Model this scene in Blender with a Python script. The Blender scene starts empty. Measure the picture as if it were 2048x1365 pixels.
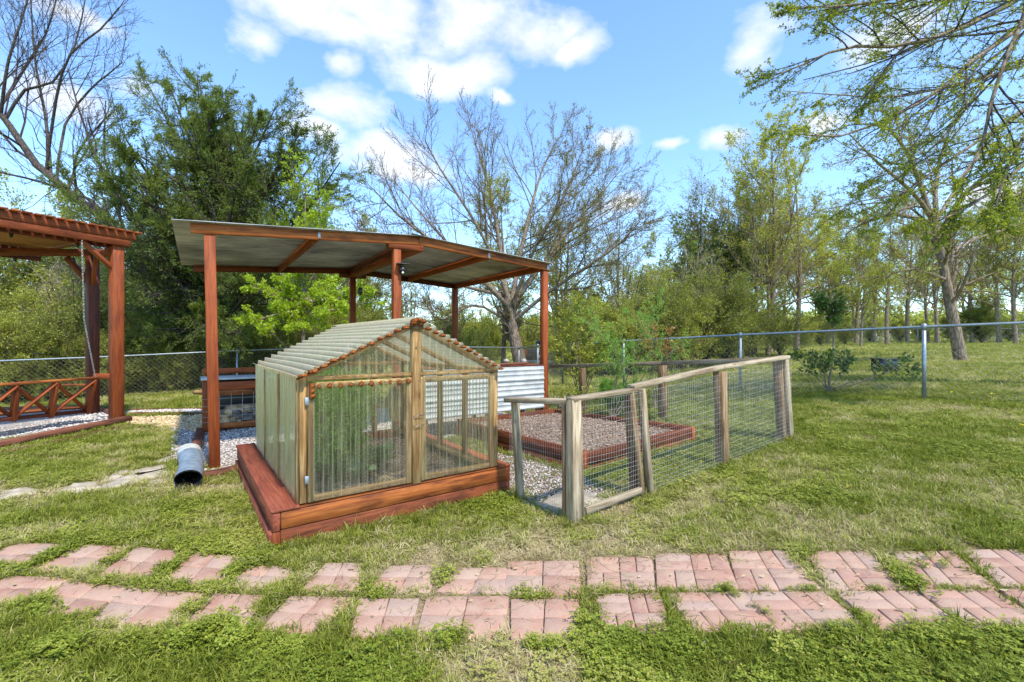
import bpy, math, random
import numpy as np
from mathutils import Vector, Matrix
S = bpy.context.scene
COL = S.collection
R = math.radians
random.seed(5)
rng = np.random.default_rng(11)

# ------------------------------------------------------------------ camera
CAMZ, F, CX, CY = 1.4, 910.0, 1024.0, 682.5
cam = bpy.data.objects.new('camera', bpy.data.cameras.new('camera'))
COL.objects.link(cam); S.camera = cam
cam.location = (0, 0, CAMZ); cam.rotation_euler = (R(90), 0, 0)
cam.data.sensor_width = 36; cam.data.lens = 36*F/2048
cam.data.clip_start = 0.05; cam.data.clip_end = 2000

# ------------------------------------------------------------------ node helpers
def N(nt, t, ins=None, **kw):
    n = nt.nodes.new('ShaderNode'+t)
    for k, v in kw.items(): setattr(n, k, v)
    for k, v in (ins or {}).items():
        s = n.inputs[k]
        if isinstance(v, bpy.types.NodeSocket): nt.links.new(v, s)
        else: s.default_value = v
    return n
def rgb(c): return (c[0], c[1], c[2], 1)
def ramp(nt, fac, stops, interp='LINEAR'):
    n = nt.nodes.new('ShaderNodeValToRGB'); nt.links.new(fac, n.inputs[0])
    n.color_ramp.interpolation = interp
    e = n.color_ramp.elements
    while len(e) < len(stops): e.new(.5)
    for i, (p, c) in enumerate(stops):
        e[i].position = p; e[i].color = rgb(c) if not isinstance(c, (int, float)) else (c, c, c, 1)
    return n.outputs[0]
def mixc(nt, f, a, b, mode='MIX'):
    n = nt.nodes.new('ShaderNodeMix'); n.data_type = 'RGBA'; n.blend_type = mode
    for s, v in ((n.inputs[0], f), (n.inputs[6], a), (n.inputs[7], b)):
        if isinstance(v, bpy.types.NodeSocket): nt.links.new(v, s)
        elif isinstance(v, (int, float)): s.default_value = v
        else: s.default_value = rgb(v)
    return n.outputs[2]
def M_(nt, op, a, b=0.0, c=None, clamp=False):
    n = nt.nodes.new('ShaderNodeMath'); n.operation = op; n.use_clamp = clamp
    for i, v in enumerate((a, b) if c is None else (a, b, c)):
        if isinstance(v, bpy.types.NodeSocket): nt.links.new(v, n.inputs[i])
        else: n.inputs[i].default_value = v
    return n.outputs[0]
def VM(nt, op, a, b=(0, 0, 0)):
    n = nt.nodes.new('ShaderNodeVectorMath'); n.operation = op
    for i, v in enumerate((a, b)):
        if isinstance(v, bpy.types.NodeSocket): nt.links.new(v, n.inputs[i])
        else: n.inputs[i].default_value = v
    return n

# ------------------------------------------------------------------ world: sky with fair-weather clouds
SUN_EL, SUN_AZ = 58.0, math.atan2(0.60, -0.80)      # azimuth measured from +Y towards +X
sdir = Vector((math.cos(R(SUN_EL))*math.sin(SUN_AZ), math.cos(R(SUN_EL))*math.cos(SUN_AZ), math.sin(R(SUN_EL))))
w = bpy.data.worlds.new("World"); S.world = w; w.use_nodes = True
nt = w.node_tree; nt.nodes.clear()
sky = N(nt, 'TexSky', sky_type='NISHITA', sun_disc=False)
sky.sun_elevation = R(SUN_EL); sky.sun_rotation = SUN_AZ
sky.air_density = 1.0; sky.dust_density = 0.2; sky.ozone_density = 1.6
tc = N(nt, 'TexCoord')
nrm = VM(nt, 'NORMALIZE', tc.outputs['Generated']).outputs[0]
CL = [(520,70,75,55),(600,15,130,55),(760,25,170,70),(930,60,150,70),(1060,75,120,42),(1160,98,60,28),(880,155,125,40),(960,140,85,40),
      (700,225,95,40),(650,265,80,35),(760,300,120,40),(800,340,130,36),(1515,85,70,60),(1240,290,52,28),(1440,282,58,28),(1335,294,34,18),
      (130,195,120,50),(268,172,60,34),(150,20,110,25),(1640,240,55,22),(690,140,38,26),(1800,70,130,60),(2010,400,90,40),(1240,420,60,25),(520,190,0,0),(1010,200,36,16),(690,60,90,46)]
best = None
warp = N(nt, 'TexNoise', {'Vector': nrm, 'Scale': 5.0, 'Detail': 4.0, 'Roughness': .6})
wv = VM(nt, 'MULTIPLY', VM(nt, 'SUBTRACT', warp.outputs['Color'], (.5, .5, .5)).outputs[0], (.10, .10, .07)).outputs[0]
pv = VM(nt, 'ADD', nrm, wv).outputs[0]
for (px, py, rx, ry) in CL:
    if rx == 0: continue
    d = Vector(((px-CX)/F, 1, (CY-py)/F)); ln = d.length; d.normalize()
    q = VM(nt, 'MULTIPLY', VM(nt, 'SUBTRACT', pv, tuple(d)).outputs[0], (F*ln/rx*1.0, F*ln/rx*1.0, F*ln/ry*1.0)).outputs[0]
    l = VM(nt, 'LENGTH', q).outputs['Value']
    b = M_(nt, 'SUBTRACT', 1.0, l)
    best = b if best is None else M_(nt, 'SMOOTH_MAX', best, b, .10)
best = M_(nt, 'MAXIMUM', best, -.6)
sx = N(nt, 'Mapping', {'Vector': nrm, 'Scale': (1, 1, 1.7)})
cn = N(nt, 'TexNoise', {'Vector': sx.outputs[0], 'Scale': 9.0, 'Detail': 10.0, 'Roughness': .62})
den = M_(nt, 'ADD', best, M_(nt, 'MULTIPLY', M_(nt, 'SUBTRACT', cn.outputs['Fac'], .5), 2.0))
mask = ramp(nt, den, [(-.0, 0.0), (.30, .35), (.75, .92), (1.0, 1.0)], 'LINEAR')
cn2 = N(nt, 'TexNoise', {'Vector': sx.outputs[0], 'Scale': 6.0, 'Detail': 5.0, 'Roughness': .55})
ccol = ramp(nt, cn2.outputs['Fac'], [(.32, (7.2, 7.7, 8.9)), (.55, (9.6, 9.7, 10.2))])
ccol.node.color_ramp.elements[0].color = (.72, .78, .92, 1); ccol.node.color_ramp.elements[1].color = (.98, .985, 1, 1)
CLOUD = 3.2
cc = VM(nt, 'MULTIPLY', ccol, (CLOUD, CLOUD, CLOUD)).outputs[0]
skyc = VM(nt, 'MULTIPLY', sky.outputs[0], (.74, .88, 1.0)).outputs[0]
fin = mixc(nt, M_(nt, 'MULTIPLY', mask, .97), skyc, cc)
bg = N(nt, 'Background', {'Color': fin, 'Strength': 0.15})
out = N(nt, 'OutputWorld'); nt.links.new(bg.outputs[0], out.inputs[0])

sun = bpy.data.objects.new('sun', bpy.data.lights.new('sun', 'SUN')); COL.objects.link(sun)
sun.data.energy = 2.35; sun.data.angle = R(2.5); sun.data.color = (1, .93, .81)
sun.rotation_euler = (-sdir).to_track_quat('-Z', 'Y').to_euler()
S.view_settings.view_transform = 'Standard'; S.view_settings.look = 'None'
S.view_settings.exposure = 1.42; S.view_settings.gamma = 1.0
cy = S.cycles
cy.max_bounces = 6; cy.diffuse_bounces = 3; cy.glossy_bounces = 2; cy.transmission_bounces = 3
cy.transparent_max_bounces = 24; cy.caustics_reflective = False; cy.caustics_refractive = False
cy.use_denoising = True

# ------------------------------------------------------------------ terrain and pixel geometry
def sst(a, b, x):
    t = np.clip((x-a)/(b-a), 0, 1); return t*t*(3-2*t)
def terr(x, y):
    x = np.asarray(x, float); y = np.asarray(y, float)
    q = x-.4; sxx = .5*(q+np.sqrt(q*q+.25))
    e = .9*(1-np.exp(-.105*np.maximum(sxx-.12, 0)))
    far = .016*np.clip(y-16, 0, 32)*sst(2, 8, x)
    dip = -.5*sst(16, 26, y)*(1-sst(3, 9, x))
    left = -.05*np.clip(-x-6.5, 0, 7)
    return np.minimum(e+far, 1.36)+dip+left
def T(x, y): return float(terr(x, y))
def G(px, py):
    Y = F*CAMZ/(py-CY)
    for _ in range(60):
        X = (px-CX)/F*Y
        Yn = F*(CAMZ-T(X, Y))/(py-CY); Y = .6*Y+.4*Yn
    X = (px-CX)/F*Y
    return Vector((X, Y, T(X, Y)))
def W(px, py, Y): return Vector(((px-CX)/F*Y, Y, CAMZ-(py-CY)/F*Y))

# ------------------------------------------------------------------ mesh helpers
def mesh_np(name, v, q=None, t=None, mat=None, smooth=False):
    v = np.asarray(v, np.float32).reshape(-1, 3)
    me = bpy.data.meshes.new(name)
    q = np.zeros((0, 4), np.int32) if q is None or len(q) == 0 else np.asarray(q, np.int32)
    t = np.zeros((0, 3), np.int32) if t is None or len(t) == 0 else np.asarray(t, np.int32)
    nl = q.size+t.size; npoly = len(q)+len(t)
    me.vertices.add(len(v)); me.vertices.foreach_set('co', v.ravel())
    me.loops.add(nl); me.loops.foreach_set('vertex_index', np.concatenate([q.ravel(), t.ravel()]))
    me.polygons.add(npoly)
    st = np.concatenate([np.arange(len(q))*4, q.size+np.arange(len(t))*3]).astype(np.int32)
    me.polygons.foreach_set('loop_start', st)
    if smooth: me.polygons.foreach_set('use_smooth', np.ones(npoly, bool))
    me.update(calc_edges=True)
    if mat: me.materials.append(mat)
    return me
def link(name, me, parent=None, mtx=None, **props):
    o = bpy.data.objects.new(name, me); COL.objects.link(o)
    if parent is not None: o.parent = parent
    if mtx is not None: o.matrix_basis = mtx
    for k, v in props.items():
        if v: o[k] = v
    return o
def thing(name, label, cat, loc=(0, 0, 0), rz=0.0, group=None):
    o = bpy.data.objects.new(name, None); COL.objects.link(o)
    o.location = loc; o.rotation_euler = (0, 0, rz); o.empty_display_size = .2
    o['label'] = label; o['category'] = cat
    if group: o['group'] = group
    return o
def tag(o, label, cat, group=None):
    o['label'] = label; o['category'] = cat
    if group: o['group'] = group
    return o
def copy_tree(o, parent=None):
    c = o.copy(); COL.objects.link(c)
    if parent is not None: c.parent = parent
    for ch in list(o.children): copy_tree(ch, c)
    return c
def box_mesh(L, Wd, H, mat, bev=.004, name='plank'):
    b = min(bev, L*.2, Wd*.2, H*.2); vs = []; 
    h = (L/2, Wd/2, H/2)
    idx = {}
    for sx_ in (-1, 1):
        for sy_ in (-1, 1):
            for sz_ in (-1, 1):
                for ax in range(3):
                    p = [sx_*(h[0]-b), sy_*(h[1]-b), sz_*(h[2]-b)]
                    p[ax] = (sx_, sy_, sz_)[ax]*h[ax]
                    idx[(sx_, sy_, sz_, ax)] = len(vs); vs.append(p)
    q = []; t = []
    def add(f):
        a = [Vector(vs[i]) for i in f]; n = (a[1]-a[0]).cross(a[2]-a[0]); c = sum(a, Vector())/len(a)
        if n.dot(c) < 0: f = f[::-1]
        (q if len(f) == 4 else t).append(f)
    for ax in range(3):
        o1, o2 = [i for i in range(3) if i != ax]
        for s in (-1, 1):
            f = []
            for (a, c) in ((-1, -1), (1, -1), (1, 1), (-1, 1)):
                k = [0, 0, 0]; k[ax] = s; k[o1] = a; k[o2] = c; f.append(idx[(*k, ax)])
            add(f)
    for ax in range(3):
        o1, o2 = [i for i in range(3) if i != ax]
        for a in (-1, 1):
            for c in (-1, 1):
                k1 = [0, 0, 0]; k2 = [0, 0, 0]; k1[o1] = a; k1[o2] = c; k2[o1] = a; k2[o2] = c; k1[ax] = -1; k2[ax] = 1
                add([idx[(*k1, o1)], idx[(*k2, o1)], idx[(*k2, o2)], idx[(*k1, o2)]])
    for sx_ in (-1, 1):
        for sy_ in (-1, 1):
            for sz_ in (-1, 1): add([idx[(sx_, sy_, sz_, ax)] for ax in range(3)])
    return mesh_np(name, vs, q, t, mat)
def beam(name, p0, p1, wd, h, mat, parent=None, up=(0, 0, 1), bev=.004, **props):
    p0 = Vector(p0); p1 = Vector(p1); x = p1-p0; L = x.length; x.normalize()
    up = Vector(up)
    if abs(x.dot(up)) > .98: up = Vector((0, 1, 0)) if abs(x.y) < .9 else Vector((1, 0, 0))
    y = up.cross(x).normalized(); z = x.cross(y)
    m = Matrix((x, y, z)).transposed().to_4x4(); m.translation = (p0+p1)/2
    return link(name, box_mesh(L, wd, h, mat, bev, name), parent, m, **props)
def bx(name, x0, x1, y0, y1, z0, z1, mat, parent=None, bev=.004, **props):
    d = (x1-x0, y1-y0, z1-z0); a = d.index(max(d)); c = [(x0+x1)/2, (y0+y1)/2, (z0+z1)/2]
    p0 = list(c); p1 = list(c); p0[a] -= d[a]/2; p1[a] += d[a]/2
    if a == 0: return beam(name, p0, p1, d[1], d[2], mat, parent, (0, 0, 1), bev, **props)
    if a == 1: return beam(name, p0, p1, d[0], d[2], mat, parent, (0, 0, 1), bev, **props)
    return beam(name, p0, p1, d[0], d[1], mat, parent, (0, 1, 0), bev, **props)
def nrmz(a): return a/np.maximum(np.linalg.norm(a, axis=-1, keepdims=True), 1e-9)
def tubes(P, Rd, k=3):
    P = np.asarray(P, float); Rd = np.asarray(Rd, float)
    s, n, _ = P.shape
    tan = np.empty_like(P); tan[:, 1:-1] = P[:, 2:]-P[:, :-2]; tan[:, 0] = P[:, 1]-P[:, 0]; tan[:, -1] = P[:, -1]-P[:, -2]
    tan = nrmz(tan)
    ref = np.zeros((s, 1, 3)); ref[..., 2] = 1; m = np.abs(tan[:, :, 2]).mean(1) > .85; ref[m] = (1, 0, 0)
    u = nrmz(np.cross(tan, ref)); v = np.cross(tan, u)
    a = np.arange(k)*2*math.pi/k
    V = P[:, :, None]+Rd[:, :, None, None]*(u[:, :, None]*np.cos(a)[:, None]+v[:, :, None]*np.sin(a)[:, None])
    i = np.arange(s)[:, None, None]*(n*k)+np.arange(n-1)[None, :, None]*k+np.arange(k)[None, None]
    j = np.arange(s)[:, None, None]*(n*k)+np.arange(n-1)[None, :, None]*k+((np.arange(k)+1) % k)[None, None]
    q = np.stack([i, j, j+k, i+k], -1).reshape(-1, 4)
    return V.reshape(-1, 3), q
def join(parts):
    vs, qs, o = [], [], 0
    for v, q in parts: vs.append(v); qs.append(q+o); o += len(v)
    return np.concatenate(vs), np.concatenate(qs)
def pipe(pts, r, k=8, caps=True):
    P = np.array([[tuple(p) for p in pts]], float); rr = np.broadcast_to(np.asarray(r, float), (1, len(pts)))
    if caps:
        t0 = nrmz(P[0, 0]-P[0, 1]); t1 = nrmz(P[0, -1]-P[0, -2])
        P = np.concatenate([P[:, :1]+t0*1e-4, P, P[:, -1:]+t1*1e-4], 1)
        rr = np.concatenate([rr[:, :1]*.02, rr, rr[:, -1:]*.02], 1)
    return tubes(P, rr, k)
def resample(pts, n):
    p = np.array([tuple(a) for a in pts], float)
    m = len(p); t = np.linspace(0, m-1, n)
    res = []
    for a in t:
        i = min(int(a), m-2); f = a-i
        p0 = p[max(i-1, 0)]; p1 = p[i]; p2 = p[i+1]; p3 = p[min(i+2, m-1)]
        res.append(.5*((2*p1)+(-p0+p2)*f+(2*p0-5*p1+4*p2-p3)*f*f+(-p0+3*p1-3*p2+p3)*f**3))
    return np.array(res)
def grow(P, Rd, k, ang, lr, t0=.2, t1=1.0, rr=.6, n=5, wob=.15, trop=(0, 0, .05), fall=.5, rmin=.004, alen=None, angj=.25, squash=1.0):
    s, m, _ = P.shape
    t = np.clip(t0+(t1-t0)*((np.arange(k)[None]+rng.uniform(0, 1, (s, k)))/k), 0, .999)
    f = t*(m-1); i = np.minimum(f.astype(int), m-2); fr = (f-i)[..., None]
    ii = np.arange(s)[:, None]
    a = P[ii, i]; b = P[ii, i+1]; base = a+(b-a)*fr; tan = nrmz(b-a)
    rb = Rd[ii, i]*(1-fr[..., 0])+Rd[ii, i+1]*fr[..., 0]
    per = rng.normal(size=(s, k, 3)); per[..., 2] *= squash
    per = nrmz(np.cross(tan, np.cross(per, tan)))
    A = (ang+rng.normal(0, angj, (s, k)))[..., None]
    d = tan*np.cos(A)+per*np.sin(A)
    pl = np.linalg.norm(np.diff(P, axis=1), axis=2).sum(1)[:, None]
    L = (pl*lr if alen is None else alen)*(1-fall*t)*rng.uniform(.65, 1.3, (s, k))
    C = np.empty((s, k, n, 3)); C[:, :, 0] = base; p = base
    tr = np.array(trop)
    for j in range(1, n):
        d = nrmz(d+rng.normal(0, wob, (s, k, 3))+tr)
        p = p+d*(L/(n-1))[..., None]; C[:, :, j] = p
    r0 = np.maximum(rb*rr, rmin)
    tp = np.linspace(1, .35, n)
    return C.reshape(-1, n, 3), np.maximum(r0[..., None]*tp, rmin*.6).reshape(-1, n)
def leaf_pts(P, per, jit, t0=.1):
    s, m, _ = P.shape
    t = rng.uniform(t0, .999, (s, per)); f = t*(m-1); i = np.minimum(f.astype(int), m-2); fr = (f-i)[..., None]; ii = np.arange(s)[:, None]
    a = P[ii, i]; b = P[ii, i+1]
    return (a+(b-a)*fr+rng.normal(0, jit, (s, per, 3))).reshape(-1, 3), nrmz(b-a).reshape(-1, 3)
def leaves(pos, dirs, size, asp=.45, mixd=.5, bend=.15):
    n = len(pos); d = nrmz(dirs*mixd+rng.normal(0, 1-mixd, (n, 3))*.8)
    s = nrmz(np.cross(d, rng.normal(size=(n, 3)))); nn = np.cross(d, s)
    L = (size*rng.uniform(.6, 1.35, n))[:, None]; Wd = L*asp
    v = np.stack([pos, pos+d*L*.5+s*Wd*.5+nn*L*bend*.4, pos+d*L-nn*L*bend, pos+d*L*.45-s*Wd*.5+nn*L*bend*.4], 1)
    return v.reshape(-1, 3), np.arange(n*4).reshape(-1, 4)

# ------------------------------------------------------------------ materials
def newmat(name):
    m = bpy.data.materials.new(name); m.use_nodes = True; nt = m.node_tree; nt.nodes.clear()
    return m, nt, nt.nodes.new('ShaderNodeOutputMaterial')
def principled(nt, out, col, rough=.7, bump=None, bstr=.3, bdist=.01, **ins):
    p = nt.nodes.new('ShaderNodeBsdfPrincipled')
    for k, v in (('Base Color', col), ('Roughness', rough), *ins.items()):
        s = p.inputs[k]
        if isinstance(v, bpy.types.NodeSocket): nt.links.new(v, s)
        elif isinstance(v, (tuple, list)): s.default_value = rgb(v)
        else: s.default_value = v
    if bump is not None:
        b = N(nt, 'Bump', {'Height': bump, 'Strength': bstr, 'Distance': bdist}); nt.links.new(b.outputs[0], p.inputs['Normal'])
    nt.links.new(p.outputs[0], out.inputs[0]); return p
def wood(name, c_dark, c_mid, c_light, rough=.6, dirt=.35, dirtc=(.03, .015, .01), bstr=.35, spec=.3):
    m, nt, out = newmat(name)
    tc = N(nt, 'TexCoord'); oi = N(nt, 'ObjectInfo')
    off = VM(nt, 'SCALE', (17.0, 9.0, 5.0)); nt.links.new(oi.outputs['Random'], off.inputs['Scale'])
    v = VM(nt, 'ADD', tc.outputs['Object'], off.outputs[0]).outputs[0]
    g = N(nt, 'Mapping', {'Vector': v, 'Scale': (1.6, 26, 26)})
    n1 = N(nt, 'TexNoise', {'Vector': g.outputs[0], 'Scale': 1.6, 'Detail': 7.0, 'Roughness': .62, 'Distortion': .5})
    g2 = N(nt, 'Mapping', {'Vector': v, 'Scale': (.9, 5, 5)})
    n2 = N(nt, 'TexNoise', {'Vector': g2.outputs[0], 'Scale': 2.6, 'Detail': 4.0, 'Roughness': .6})
    n3 = N(nt, 'TexNoise', {'Vector': v, 'Scale': 90.0, 'Detail': 3.0})
    c = ramp(nt, n1.outputs['Fac'], [(.3, c_dark), (.5, c_mid), (.72, c_light)])
    dm = ramp(nt, n2.outputs['Fac'], [(.47, 0.0), (.64, 1.0)])
    c = mixc(nt, M_(nt, 'MULTIPLY', dm, dirt), c, dirtc)
    kn = N(nt, 'TexVoronoi', {'Vector': N(nt, 'Mapping', {'Vector': v, 'Scale': (3, 9, 9)}).outputs[0], 'Scale': 1.0})
    c = mixc(nt, M_(nt, 'MULTIPLY', ramp(nt, kn.outputs['Distance'], [(.06, 1.0), (.13, 0.0)]), .75), c, dirtc)
    br = M_(nt, 'MULTIPLY_ADD', oi.outputs['Random'], .5, .75)
    c = VM(nt, 'SCALE', c); nt.links.new(br, c.inputs['Scale']); c = c.outputs[0]
    h = M_(nt, 'ADD', n1.outputs['Fac'], M_(nt, 'MULTIPLY', n3.outputs['Fac'], .4))
    principled(nt, out, c, rough, h, bstr, .006, **{'Specular IOR Level': spec})
    return m
M = {}
M['red'] = wood('red_stained_wood', (.17, .036, .011), (.27, .062, .017), (.34, .095, .026), .6, .45, (.07, .018, .01), .35, .2)
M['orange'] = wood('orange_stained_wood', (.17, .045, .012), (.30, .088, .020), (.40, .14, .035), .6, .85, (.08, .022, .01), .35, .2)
M['redbrown'] = wood('faded_red_brown_wood', (.12, .03, .016), (.24, .062, .032), (.32, .10, .055), .7, .45, (.05, .018, .012), .4, .2)
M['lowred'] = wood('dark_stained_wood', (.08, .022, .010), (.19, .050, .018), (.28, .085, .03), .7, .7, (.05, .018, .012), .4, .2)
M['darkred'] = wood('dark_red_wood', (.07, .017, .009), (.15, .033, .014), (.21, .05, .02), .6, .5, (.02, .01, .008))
M['ceil'] = wood('bright_orange_ceiling_wood', (.32, .12, .035), (.52, .23, .07), (.62, .32, .11), .6, .4)
M['tan'] = wood('weathered_tan_wood', (.14, .07, .022), (.37, .22, .085), (.56, .39, .18), .75, .7, (.13, .055, .015), .5, .2)
M['grey'] = wood('weathered_grey_wood', (.14, .10, .06), (.34, .27, .175), (.50, .42, .30), .85, .55, (.10, .05, .02), .6, .15)
M['greybrown'] = wood('weathered_brown_post', (.09, .05, .022), (.24, .15, .08), (.36, .28, .18), .85, .5, (.06, .03, .015), .6, .15)
M['logbrown'] = wood('brown_landscape_log', (.07, .025, .015), (.16, .06, .035), (.24, .10, .06), .75, .5, (.03, .015, .01), .5, .2)
def simple(name, c, rough=.5, metal=0.0, noise=.15, scale=20, spec=.5, bstr=.1):
    m, nt, out = newmat(name); tc = N(nt, 'TexCoord')
    n = N(nt, 'TexNoise', {'Vector': tc.outputs['Object'], 'Scale': scale, 'Detail': 5.0, 'Roughness': .6})
    a = tuple(x*(1-noise*1.6) for x in c); b = tuple(min(1, x*(1+noise)) for x in c)
    col = ramp(nt, n.outputs['Fac'], [(.3, a), (.7, b)])
    principled(nt, out, col, rough, n.outputs['Fac'], bstr, .004, Metallic=metal, **{'Specular IOR Level': spec}); return m
M['galv'] = simple('galvanised_steel', (.33, .37, .40), .45, .6, .2, 30)
M['wire'] = simple('galvanised_wire', (.50, .49, .45), .5, .15, .25, 8)
M['wiredark'] = simple('dull_fence_wire', (.30, .28, .23), .6, .2, .25, 8)
M['black'] = simple('black_plastic', (.02, .02, .022), .4)
M['whitepaint'] = simple('white_painted_steel', (.47, .48, .455), .5, 0, .18, 5)
M['whitetag'] = simple('white_tag', (.7, .7, .72), .6, 0, .1, 60)
M['foam'] = simple('orange_foam', (.24, .075, .02), .95, 0, .7, 45, .1, 1.0)
M['screw'] = simple('rusty_screw', (.22, .18, .15), .45, .7, .4, 60)
M['pipe'] = simple('blue_grey_pipe', (.20, .26, .32), .42, 0, .25, 14, .5, .15)
M['pipelight'] = simple('faded_pipe_end', (.48, .49, .45), .6, 0, .2, 14)
M['pipein'] = simple('pipe_inside', (.012, .012, .014), .7)
M['stone'] = simple('buff_flagstone', (.42, .36, .27), .85, 0, .3, 9, .2, .6)
M['rock'] = simple('rough_rock', (.34, .30, .27), .9, 0, .45, 14, .2, .9)
M['firewood'] = simple('split_firewood', (.58, .40, .22), .9, 0, .6, 9, .1, .7)
M['firebark'] = simple('firewood_bark', (.20, .165, .14), .95, 0, .5, 14, .1, .9)
M['truck'] = simple('dark_truck_paint', (.018, .022, .028), .25, 0, .1, 3)
M['glassdark'] = simple('dark_window', (.01, .012, .014), .1)
M['redlamp'] = simple('red_lamp_lens', (.35, .01, .01), .3)
M['bulb'] = simple('clear_bulb', (.55, .52, .42), .2)
M['siding'] = simple('distant_siding', (.55, .55, .56), .8)
M['shingle'] = simple('distant_shingle', (.22, .19, .17), .9)
def bark(name, a, b, sc=14):
    m, nt, out = newmat(name); g = N(nt, 'NewGeometry')
    mp = N(nt, 'Mapping', {'Vector': g.outputs['Position'], 'Scale': (1, 1, .25)})
    v = N(nt, 'TexVoronoi', {'Vector': mp.outputs[0], 'Scale': sc}, feature='DISTANCE_TO_EDGE')
    n = N(nt, 'TexNoise', {'Vector': mp.outputs[0], 'Scale': sc*1.5, 'Detail': 6.0, 'Roughness': .65})
    h = M_(nt, 'ADD', M_(nt, 'MULTIPLY', v.outputs[0], 1.2), n.outputs['Fac'])
    col = ramp(nt, h, [(.35, a), (.85, b)])
    principled(nt, out, col, .9, h, .8, .03, **{'Specular IOR Level': .1}); return m
M['bark'] = bark('grey_brown_bark', (.09, .066, .05), (.32, .25, .19))
M['barkdark'] = bark('dark_bark', (.03, .024, .022), (.12, .095, .085))
M['twig'] = bark('twig_bark', (.12, .09, .066), (.26, .20, .15), 5)
M['twigoak'] = bark('oak_twig_bark', (.10, .075, .05), (.22, .17, .12), 5)
M['twigpale'] = bark('pale_twig_bark', (.22, .18, .13), (.42, .36, .27), 5)
M['twigdark'] = bark('dark_twig_bark', (.035, .027, .03), (.10, .08, .08), 5)
def foliage(name, cols, trans=.45, rough=.5, scale=.5):
    m, nt, out = newmat(name); g = N(nt, 'NewGeometry')
    n = N(nt, 'TexNoise', {'Vector': g.outputs['Position'], 'Scale': scale, 'Detail': 3.0})
    f = M_(nt, 'ADD', M_(nt, 'MULTIPLY', g.outputs['Random Per Island'], .6), M_(nt, 'MULTIPLY', n.outputs['Fac'], .8))
    f = M_(nt, 'SUBTRACT', f, .2)
    k = len(cols)
    c = ramp(nt, f, [(.1+.8*i/(k-1), cc) for i, cc in enumerate(cols)])
    d = N(nt, 'BsdfPrincipled', {'Base Color': c, 'Roughness': rough, 'Specular IOR Level': .25})
    t = N(nt, 'BsdfTranslucent', {'Color': VM(nt, 'MULTIPLY', c, (1.25, 1.25, .7)).outputs[0]})
    mx = N(nt, 'MixShader', {0: trans, 1: d.outputs[0], 2: t.outputs[0]})
    nt.links.new(mx.outputs[0], out.inputs[0]); return m
M['cedar'] = foliage('cedar_foliage', [(.08, .11, .025), (.165, .22, .045), (.27, .34, .08)], .45)
M['pear'] = foliage('pear_foliage', [(.24, .32, .02), (.38, .50, .035), (.55, .65, .08)], .5)
M['blossom'] = foliage('white_blossom', [(.6, .62, .5), (.75, .75, .68)], .3)
M['spring'] = foliage('spring_leaf', [(.19, .205, .03), (.33, .34, .055), (.47, .46, .085)], .5)
M['springlight'] = foliage('yellow_spring_leaf', [(.25, .26, .035), (.41, .42, .065), (.55, .53, .11)], .5)
M['olive'] = foliage('olive_bud', [(.16, .14, .04), (.26, .24, .06), (.37, .35, .09)], .4)
M['thicket'] = foliage('thicket_leaf', [(.10, .115, .022), (.21, .235, .042), (.35, .37, .08)], .4)
M['thicketlight'] = foliage('light_thicket_leaf', [(.19, .215, .035), (.34, .365, .06), (.49, .49, .105)], .45)
M['over'] = foliage('overhanging_leaf', [(.15, .19, .025), (.26, .31, .04), (.40, .43, .08)], .55)
M['shrubdark'] = foliage('sapling_leaf', [(.05, .085, .02), (.09, .15, .035), (.15, .24, .055)], .35)
M['fern'] = foliage('asparagus_fern', [(.12, .24, .04), (.24, .42, .07), (.38, .56, .13)], .5)
M['cabbage'] = foliage('cabbage_leaf', [(.10, .18, .08), (.17, .28, .13), (.26, .38, .19)], .3)
M['dryleaf'] = foliage('dry_leaf', [(.30, .14, .04), (.45, .25, .08)], .3)
M['straw'] = foliage('dry_straw', [(.32, .24, .12), (.48, .38, .21), (.62, .52, .32)], .25)
M['dandelion'] = foliage('dandelion_flower', [(.75, .55, .02), (.85, .70, .03)], .1)
def grassmat(name, green, yellow, dry):
    m, nt, out = newmat(name); g = N(nt, 'NewGeometry')
    a = N(nt, 'Attribute', attribute_name='tint', attribute_type='INSTANCER')
    f = M_(nt, 'ADD', a.outputs['Fac'], M_(nt, 'MULTIPLY', M_(nt, 'SUBTRACT', g.outputs['Random Per Island'], .5), .62))
    c = ramp(nt, f, [(.0, green), (.45, yellow), (.62, tuple((x+y)/2 for x, y in zip(yellow, dry))), (.85, dry)])
    d = N(nt, 'BsdfPrincipled', {'Base Color': c, 'Roughness': .55, 'Specular IOR Level': .25})
    t = N(nt, 'BsdfTranslucent', {'Color': c})
    mx = N(nt, 'MixShader', {0: .4, 1: d.outputs[0], 2: t.outputs[0]})
    nt.links.new(mx.outputs[0], out.inputs[0]); return m
M['grass'] = grassmat('lawn_grass_blades', (.155, .19, .018), (.33, .36, .045), (.56, .47, .26))
M['clover'] = grassmat('clover_leaves', (.165, .22, .022), (.36, .40, .05), (.44, .42, .12))
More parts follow.
